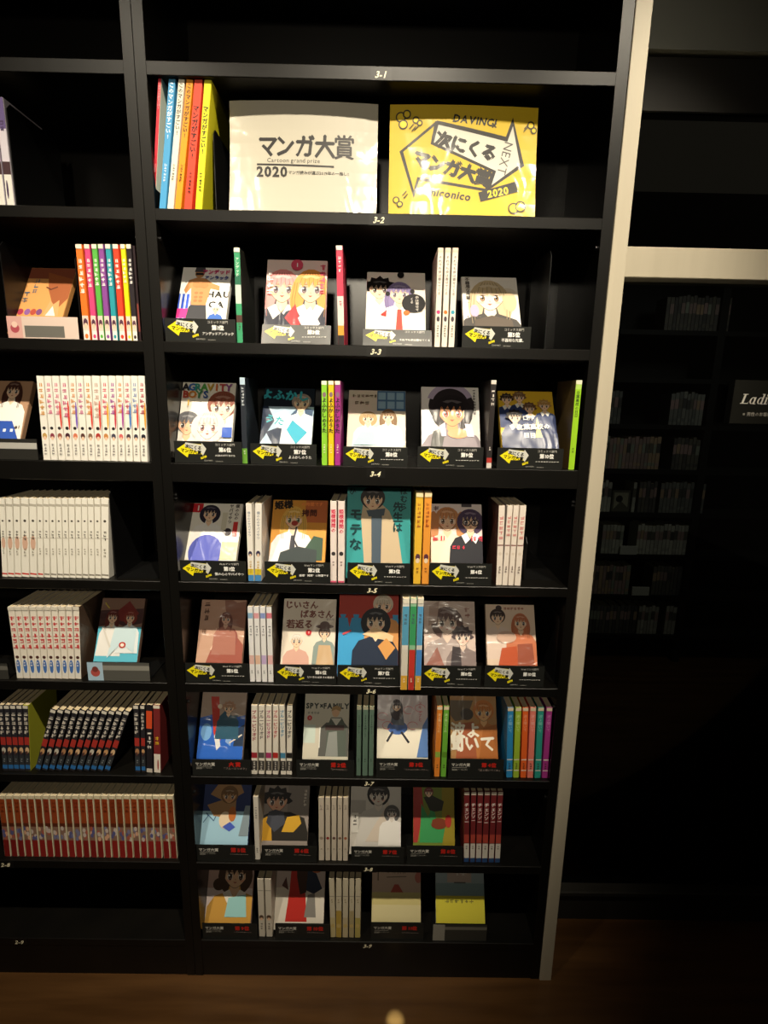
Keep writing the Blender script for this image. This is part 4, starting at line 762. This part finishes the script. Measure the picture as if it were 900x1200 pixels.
a.text('niconico', *fx(241,425), .072, Bk, .03, rot=-7, shear=.15)
a.poly(P_((326,418),(446,382),(454,412),(334,446)), Bk); a.text('2020', *fx(390,415), .066, '#f2d21a', .03, rot=13, shear=.1)
for x, y, r in ((76,208,.030),(95,200,.024),(84,228,.028),(124,216,.020),(136,224,.016),(488,222,.022),(498,236,.018),(66,444,.020),(78,456,.018),(440,462,.034),(462,456,.034)):
    a.ring(*fx(x,y), r, r, .008, '#3a3216'); a.ell(*fx(x,y), r-.006, r-.006, '#ecca1c')
for x, y in ((104,240),(112,246),(120,244),(466,240),(468,232),(86,430),(90,438)): a.line([fx(x,y), fx(x+12,y-12)], .006, '#3a3216')
poster((454.5,627.5,253), a, w2, .208, 'yellow award poster with arrow emblem on the top shelf', .005, 'yellow award poster')
# ------------------------------------------------------------------ left bookcase
def LB(px, k, bg, art, label, group, **kw):
    sp_bg[0] = bg; base = kw.pop('base', bg)
    return spine_book(px, Z[k], art, base, label, group, **kw)
for i, (px, c) in enumerate((((-6,4,114,8,17,241),'#d9d2dc'),((-17,-7,114,-3,6.5,241),'#c9c0d0'))):
    LB(px, 2, c, sp('~2', '#4a3a5a', size=.7, y=.8, bands=((.72,1.1,'#6a5a8a'),(.0,.30,'#e8e4dc'),(.30,.42,'#4a3438')), ell=((.3,.16,.14,1.2,'#4a3a54'),)), 'tall %s at left picture edge, top shelf'%('violet and white spine nearest the gap','violet spine cut off'), 'volumes at the left end of the top shelf') if 0 else \
    LB(px, 2, c, sp('~2', '#4a3a5a', size=.7, y=.8, bands=((.72,1.1,'#6a5a8a'),(.0,.30,'#e8e4dc'),(.30,.42,'#4a3438')), ell=((.3,.16,.14,1.2,'#4a3a54'),)), ('tall violet and white spine at left edge of the top shelf','tall pale violet spine cut off by left picture edge')[i], 'volumes at the left end of the top shelf')
bookend(U(4,115,.01).x+.0015, Z[2], U(4,115,.01).z-Z[2]-.004, .17, 'tall black bookend at left edge of the top shelf', y0=.012, side=1, base=.05)
bookend(U(-2,281,.02).x, Z[3], U(-2,281,.02).z-Z[3], .15, 'black bookend left of the tan cat cover', y0=.02, side=-1, base=.02)
bookend(U(95,395,.03).x+.002, Z[3], .17, .13, 'black bookend between tan cat cover and rainbow spines', y0=.03, side=-1, base=.01)
bookend(U(133.5,679,.013).x+.0062, Z[5], .205, .14, 'black bookend right of the long white row', y0=.013, side=1, base=.09)
def capL(bg, strip, sq=None, rc=None):
    def f(a):
        a.rect(0,-1,1,2,bg)
        if strip: a.rect(0,strip[0],1,strip[1],strip[2])
        if rc: a.rect(*rc)
        if sq: a.rect(0,.0,sq[0],1,sq[1]); a.ell(sq[0]*.5,.45,sq[0]*.3,sq[0]*.3,sq[2]); a.ell(sq[0]*.5,.62,sq[0]*.2,sq[0]*.2,sq[3])
    return f
for cp, cd, k, fn, bg, cap, what, kw in (
  ((37.6,86.6,317),(7,90.4,370,395),3,cLb,'#d99a5a',capL('#dcc6ba',None,(.21,'#d8a8a0','#b0505a','#e8c8b8'),(.24,.05,.80,.58,'#6c6a64')),'a tan sky with small cat',{}),
  ((-11,35.6,448),(-22,42,513.5,536),4,cLc,'#b08a6c',capL('#2c2b28',(.52,.82,'#b8b6b0')),'a girl in white shirt and blue skirt',{}),
  ((122.2,169.4,705),(101.5,174.3,776,797),6,cLe,'#8a6a5a',capL('#55544f',(.58,.84,'#8a8880'),(.25,'#a9c4d8','#b0504a','#7a3a34')),'two figures over turquoise water',dict(lean=27)),
  ((-58,-8,705),(-66,8,777,797),6,cAC,'#b08a68',capL('#3a3935',(.58,.84,'#6a6862')),'a brownish picture at the left picture edge',dict(lean=27))):
    bo, th, bx, bw, bh, t = face_book(cp, Z[k], fn, bg, 'face-out comic on left bookcase showing '+what, group='face-out comics on the left bookcase', **kw)
    stand(cd, Z[k], cap, th, bx, bw, bh, t, 'the comic showing '+what)
CB9 = [((87.2,96.5),(99.2,105.5),'#f0762c','orange'),((98.6,105),(108,114.6),'#d8487c','pink'),((107,113),(116.7,123),'#5cb04a','green'),((114.6,121.8),(124,129.4),'#8a4a98','purple'),((124,129.4),(131.3,138.3),'#2f9aa8','teal'),((132,138.3),(140,147.4),'#e0442c','red'),((140.8,146),(149.3,155.2),'#ead81c','yellow'),((147.8,153.7),(155.8,161.5),'#2c262a','black')]
for (t_, b_, c, nm) in CB9:
    LB((*t_,286.4,*b_,396), 3, c, sp('~6', '#f6f0ea', size=.9, y=.86, bold=.02, bands=((-.1,.10,'#f2e6e0'),(.10,.26,'#e8d0c4'),), ell=((.5,.18,.4,.8,'#5a3a4a'),(.5,.15,.32,.5,'#efc9ac'),(.5,.04,.3,.4,c)), head='#eedccc'), 'glossy %s spine in rainbow set on left bookcase'%nm, 'rainbow spines on the left bookcase')
LB((155,158.2,288,162.5,165.7,396), 3, '#2a1e22', sp('', '#fff', bands=((.1,.4,'#7a3a34'),)), 'very thin dark book at right end of rainbow set', 'rainbow spines on the left bookcase', wscale=.8)
tops = [42.2,51.6,60.4,69.6,80,88.9,97.8,107,117.8,127,136,144.4,153.3,161.6,170.4]
for i in range(14):
    bl = 51+(174-51)*i/14; br = 51+(174-51)*(i+1)/14
    oc = ('#f2efe6','#f2efe6','#d8453a','#d8453a','#7a5ac0','#f2efe6','#d8453a','#d8453a','#e8b03a','#c83a4a','#a83a9a','#3a78c8','#d8453a','#e8a02a')[i]
    tcl = ('#d8a05a','#d87a9a','#d8889a','#c86a8a','#d89a6a','#c87a9a','#d89a5a','#c8a89a','#d86a7a','#a05a9a','#d8905a','#c86a7a','#8a9ac0','#b04a5a')[i]
    hc = ('#c8a05a','#8a3a4a','#9a5a4a','#4a2a34','#d87a5a','#5a3a34','#8a6a54','#b03a34','#c8884a','#4a4a5a','#d86a6a','#4a3a44','#3a3a4a','#2a2a34')[i]
    LB((tops[i],tops[i+1]-.8,440.7,bl,br-.7,539.3), 4, '#f3efe6', sp('~6', tcl, size=.82, y=.93, bold=.02, bands=((.44,.58,'#f3efe6'),), ell=((.86,.54,.16,2.2 if oc != '#f3efe6' and oc != '#f2efe6' else .01,oc),(.5,.385,.26,.26,'#2a2628'),(.5,.29,.36,.5,hc),(.5,.265,.24,.3,'#efcbb0')), author='春場ねぎ', ac='#4a4444', ay=.20), 'white spine with pastel lettering and tiny portrait, %s from left of fourteen'%ORD[i], 'fourteen white spines on the left bookcase')
tw = [-1.5,6.3,15.2,24,34.3,43.2,50.6,57.6,64.9,72.3,79.8,88.2,95.7,102.7,110.1,118.3,128.5]
bw_ = [2.8,9.5,17.5,25.7,35,44.3,51.8,59.5,67.7,74.7,82.1,89.1,96.8,104.3,111.9,119,133]
for i in range(16):
    tr, br = tw[i+1]-.7, bw_[i+1]-.7
    if i == 15: tr, br = tw[i]+8.8, bw_[i]+8.8
    LB((tw[i],tr,584.5,bw_[i],br,679.5), 5, '#efebe0', sp('~3', '#5a5448', size=.5, y=.60, bold=.01, bands=((.90,.93,'#b8b2a4'),(.50,.51,'#c8c2b4'),(.03,.05,'#8a8478' if i > 5 else '#c83a34')), ell=((.5,.72,.2,.2,'#4a443c'),) + (((.5,.44,.4,1.2,'#d8b09a'),) if i < 5 else ()), author='長編集', ac='#9a9484', ay=.38), 'plain white spine, %s from left of the long white row'%ORD[i], 'long white row on the left bookcase')
for i in range(10):
    tl = 8.6+8.5*i; bl = 20+7.6*i
    LB((tl,tl+7.9,711.3,bl,bl+7.1,793.7), 6, '#ece4d6', sp('~6', '#c83a3a', size=1.0, y=.88, bold=.03, bands=((.02,.26,'#e6e2da'),), ell=((.5,.30,.3,.3,'#4a2a24'),(.5,.17,.34,1.3,'#4a74b8')), author='清水', ac='#f0ece4', ay=.24, head='#d9d2c2'), 'white spine with red lettering and blue foot, %s from left of ten'%ORD[i], 'ten red-lettered spines on the left bookcase', base='#ece4d6' if i < 9 else '#584436')  # last book: its visible side is painted dark as an unlit face
def dark_spine(i):
    rn = random.Random(i)
    return sp('~5', '#d8d0c4', size=1.0, y=.90, bold=.03, bands=((.40,.52,'#a8342c'),(.03,.09,'#2f6aa8'),(.09,.24,'#33363a')), ell=((.5,.32,.42,.7,rn.choice(('#c89a6a','#d8b48a','#b0805a','#c8c0b0'))),(.4,.28,.2,.5,'#5a3a34')), author='尾田', ac='#9aa0a4', ay=.20, head='#d8d2c4')
for i in range(5):
    tl = -3+7.4*i; bl = 3.5+6.6*i
    LB((tl,tl+6.6,827,bl,bl+6.0,903), 7, '#2c2a30', dark_spine(i), ('black spine with white lettering, %s of five at left edge'%ORD[i]) if i < 4 else 'black spine with yellow-green side cover before the leaning row', 'dark series on the left bookcase', base='#2c2a30' if i < 4 else '#b8b83a')
for i in range(11):
    tl = 58.9+8.66*i; bl = 40.5+8.1*i
    LB((tl,tl+7.6,833,bl,bl+7.1,901.5), 7, '#2a282c', dark_spine(i+10), 'black spine leaning right, %s from left of eleven slanted volumes'%ORD[i], 'dark series on the left bookcase', hfix=.174, wscale=.9)
for i, (px, c) in enumerate((((155.7,162.8,827,159,164.3,906),'#2a282c'),((164.3,169.6,827,165.8,170.6,906),'#2a282c'))):
    LB(px, 7, c, dark_spine(i+30), 'upright black spine with white lettering, %s of pair beside slanted row'%('left','right')[i], 'dark series on the left bookcase')
LB((170.6,178.8,827,172,178.6,906), 7, '#262226', sp('~4', '#e8e2d6', size=.85, y=.62, bold=.04, bands=((.66,.92,'#d8502a'),(-.1,.06,'#c8c0b4'))), 'black spine with orange-red block at its top', 'dark series on the left bookcase')
LB((179.7,187,827,180,189,906), 7, '#7a2c2c', sp('~2', '#e0b82a', size=.8, y=.55, bold=.03, bands=((-.1,.28,'#e6dccf'),), ell=((.62,.12,.12,1.0,'#9a3a34'),), head='#e6dccb'), 'maroon spine with yellow lettering, last on its shelf', 'dark series on the left bookcase')
for i in range(24):
    tl = -2.6+8.62*i; sh = lambda x: x+7.7-4.1*(x-4)/200
    rn = random.Random(100+i)
    c = rn.choice(('#8a3c1e','#93421f','#7f3619','#8d3a22'))
    def brown(w, h, rn=rn, c=c):
        a = Art(w-.0016, h, c)
        a.rect(-.1,-.1,1.1,.28,rn.choice(('#8a2420','#7c1f1c'))); a.rect(-.1,.28,1.1,.50,'#8a6a5a'); a.rect(-.1,.50,1.1,.56,'#5a2a1a')
        for k in range(5): a.ell(rn.random(), .30+.18*rn.random(), .3, .5, rn.choice(('#d8a88a','#5a5a8a','#c8b8b0','#a85a4a','#7a7a9a')), 8)
        scribv(a, .5, .92, .8, 3, '#6a2a14'); a.rect(-.1,.955,1.1,1.1,'#ded2b4')
        return a
    LB((tl,tl+7.9,933,sh(tl),sh(tl+7.9),1006), 8, '#e2dabd', brown, 'rust brown spine between cream covers, %s from left of bottom full row'%ORD[i], 'rust brown row on the left bookcase')
# ------------------------------------------------------------------ bookcase far behind the glass
FY = 1.80
fz = [1.895-.2465*i for i in range(8)]
fb = empty('bookcase', (2.1, FY+.12, 0), 'dim far bookcase seen through the dark glass right of the beige post', 'bookcase')
def fpart(name, mb): o = mb.build(name, FARM, fb); o.location = (-2.1, -FY-.12, 0)
for x in (1.30, 2.235, 3.20):
    b = MB(); b.box(x-.02, x+.02, FY, FY+.25, 0, 2.4); fpart('side_panel', b)
for x0, x1 in ((1.32,2.215),(2.255,3.18)):
    for z in fz:
        b = MB(); b.box(x0, x1, FY, FY+.245, z-.025, z); fpart('shelf', b)
    b = MB(); b.box(x0, x1, FY+.245, FY+.25, 0, 2.4); fpart('back_panel', b)
ROWS = {0:[(780,855,'d')],2:[(706,728,'g'),(785,826,'g')],3:[(705,771,'p'),(788,826,'d')],4:[(703,715,'w'),(741,747,'w'),(748,771,'d'),(773,824,'g')],5:[(705,729,'w'),(746,816,'w')],6:[(692,740,'p'),(764,808,'d')],7:[(690,745,'d'),(747,771,'w'),(779,791,'w')]}
FP = {'g':('#8a8a86','#7a7c7a','#969690'),'w':('#c9c6bc','#b9b6ae','#d6d2c6'),'p':('#b89a98','#a8908c','#c0a48a','#a0a498'),'d':('#6a6664','#5c5a5a','#747068')}
FN = {'g':'grey','w':'whitish','p':'mixed pastel','d':'dark grey'}
RN = ['topmost','second','third','fourth','fifth','sixth','seventh','lowest']
for k, segs in ROWS.items():
    z = fz[k]; n = 0; zpix = None
    for (p0, p1, ty) in segs:
        yy = proj((2.0, FY, z+.08))[1]
        x0, x1 = U(p0, yy, FY+.02).x, U(p1, yy, FY+.02).x
        x = max(x0, 1.335) if x0 < 2.2 else x0
        while x < x1-.012:
            w = random.uniform(.017,.023); h = random.uniform(.165,.18)
            t = empty('comic_book', (x+w/2, FY+.02, z+.0003), 'dim %s book behind glass, %s shelf of far bookcase, %s from left'%(FN[ty], RN[k], ORD[n]), 'book', 'books of the far bookcase')
            c = random.choice(FP[ty]); sp_bg[0] = c
            book_parts(t, sp('', bands=((.1,.2,random.choice(FP[ty])),(.5,.8,random.choice(FP['d']+FP['p']))))(w*.9, h-.001), w*.95, h, .11, SPINE, c)
            x += w+.0008; n += 1
for nm, px, k in (('upper',(727,747),5),('lower',(741,761),6)):
    yy = proj((2.0, FY, fz[k]+.03))[1]; x0, x1 = U(px[0], yy, FY+.003).x, U(px[1], yy, FY+.003).x
    b = MB(); b.box(x0, x1, FY+.004, FY+.014, fz[k]+.0004, fz[k]+.05); tag(b.build('shelf_card', mat('white_card_'+nm, '#d9d6ce', .6, .2)), 'small white card on far bookcase behind glass, %s one of two'%nm, 'card', 'white cards on the far bookcase')
yy = proj((1.75, FY, fz[4]+.06))[1]; x0, x1 = U(717,yy,FY+.03).x, U(738,yy,FY+.03).x
t = empty('comic_book', ((x0+x1)/2, FY+.03, fz[4]+.0004), 'small face-out book with pale picture on far bookcase behind glass', 'book', 'books of the far bookcase')
a = Art(x1-x0-.002, .12, '#6a665c'); a.poly([(.1,.1),(.5,.5),(.9,.2),(.9,.9),(.1,.9)], '#b8b29c'); a.ell(.4,.6,.2,.2,'#3a3834'); book_parts(t, a, x1-x0, .122, .014, PRINT, '#6a665c')
for o in list(bpy.data.objects):
    if o.type == 'FONT': bpy.data.objects.remove(o)
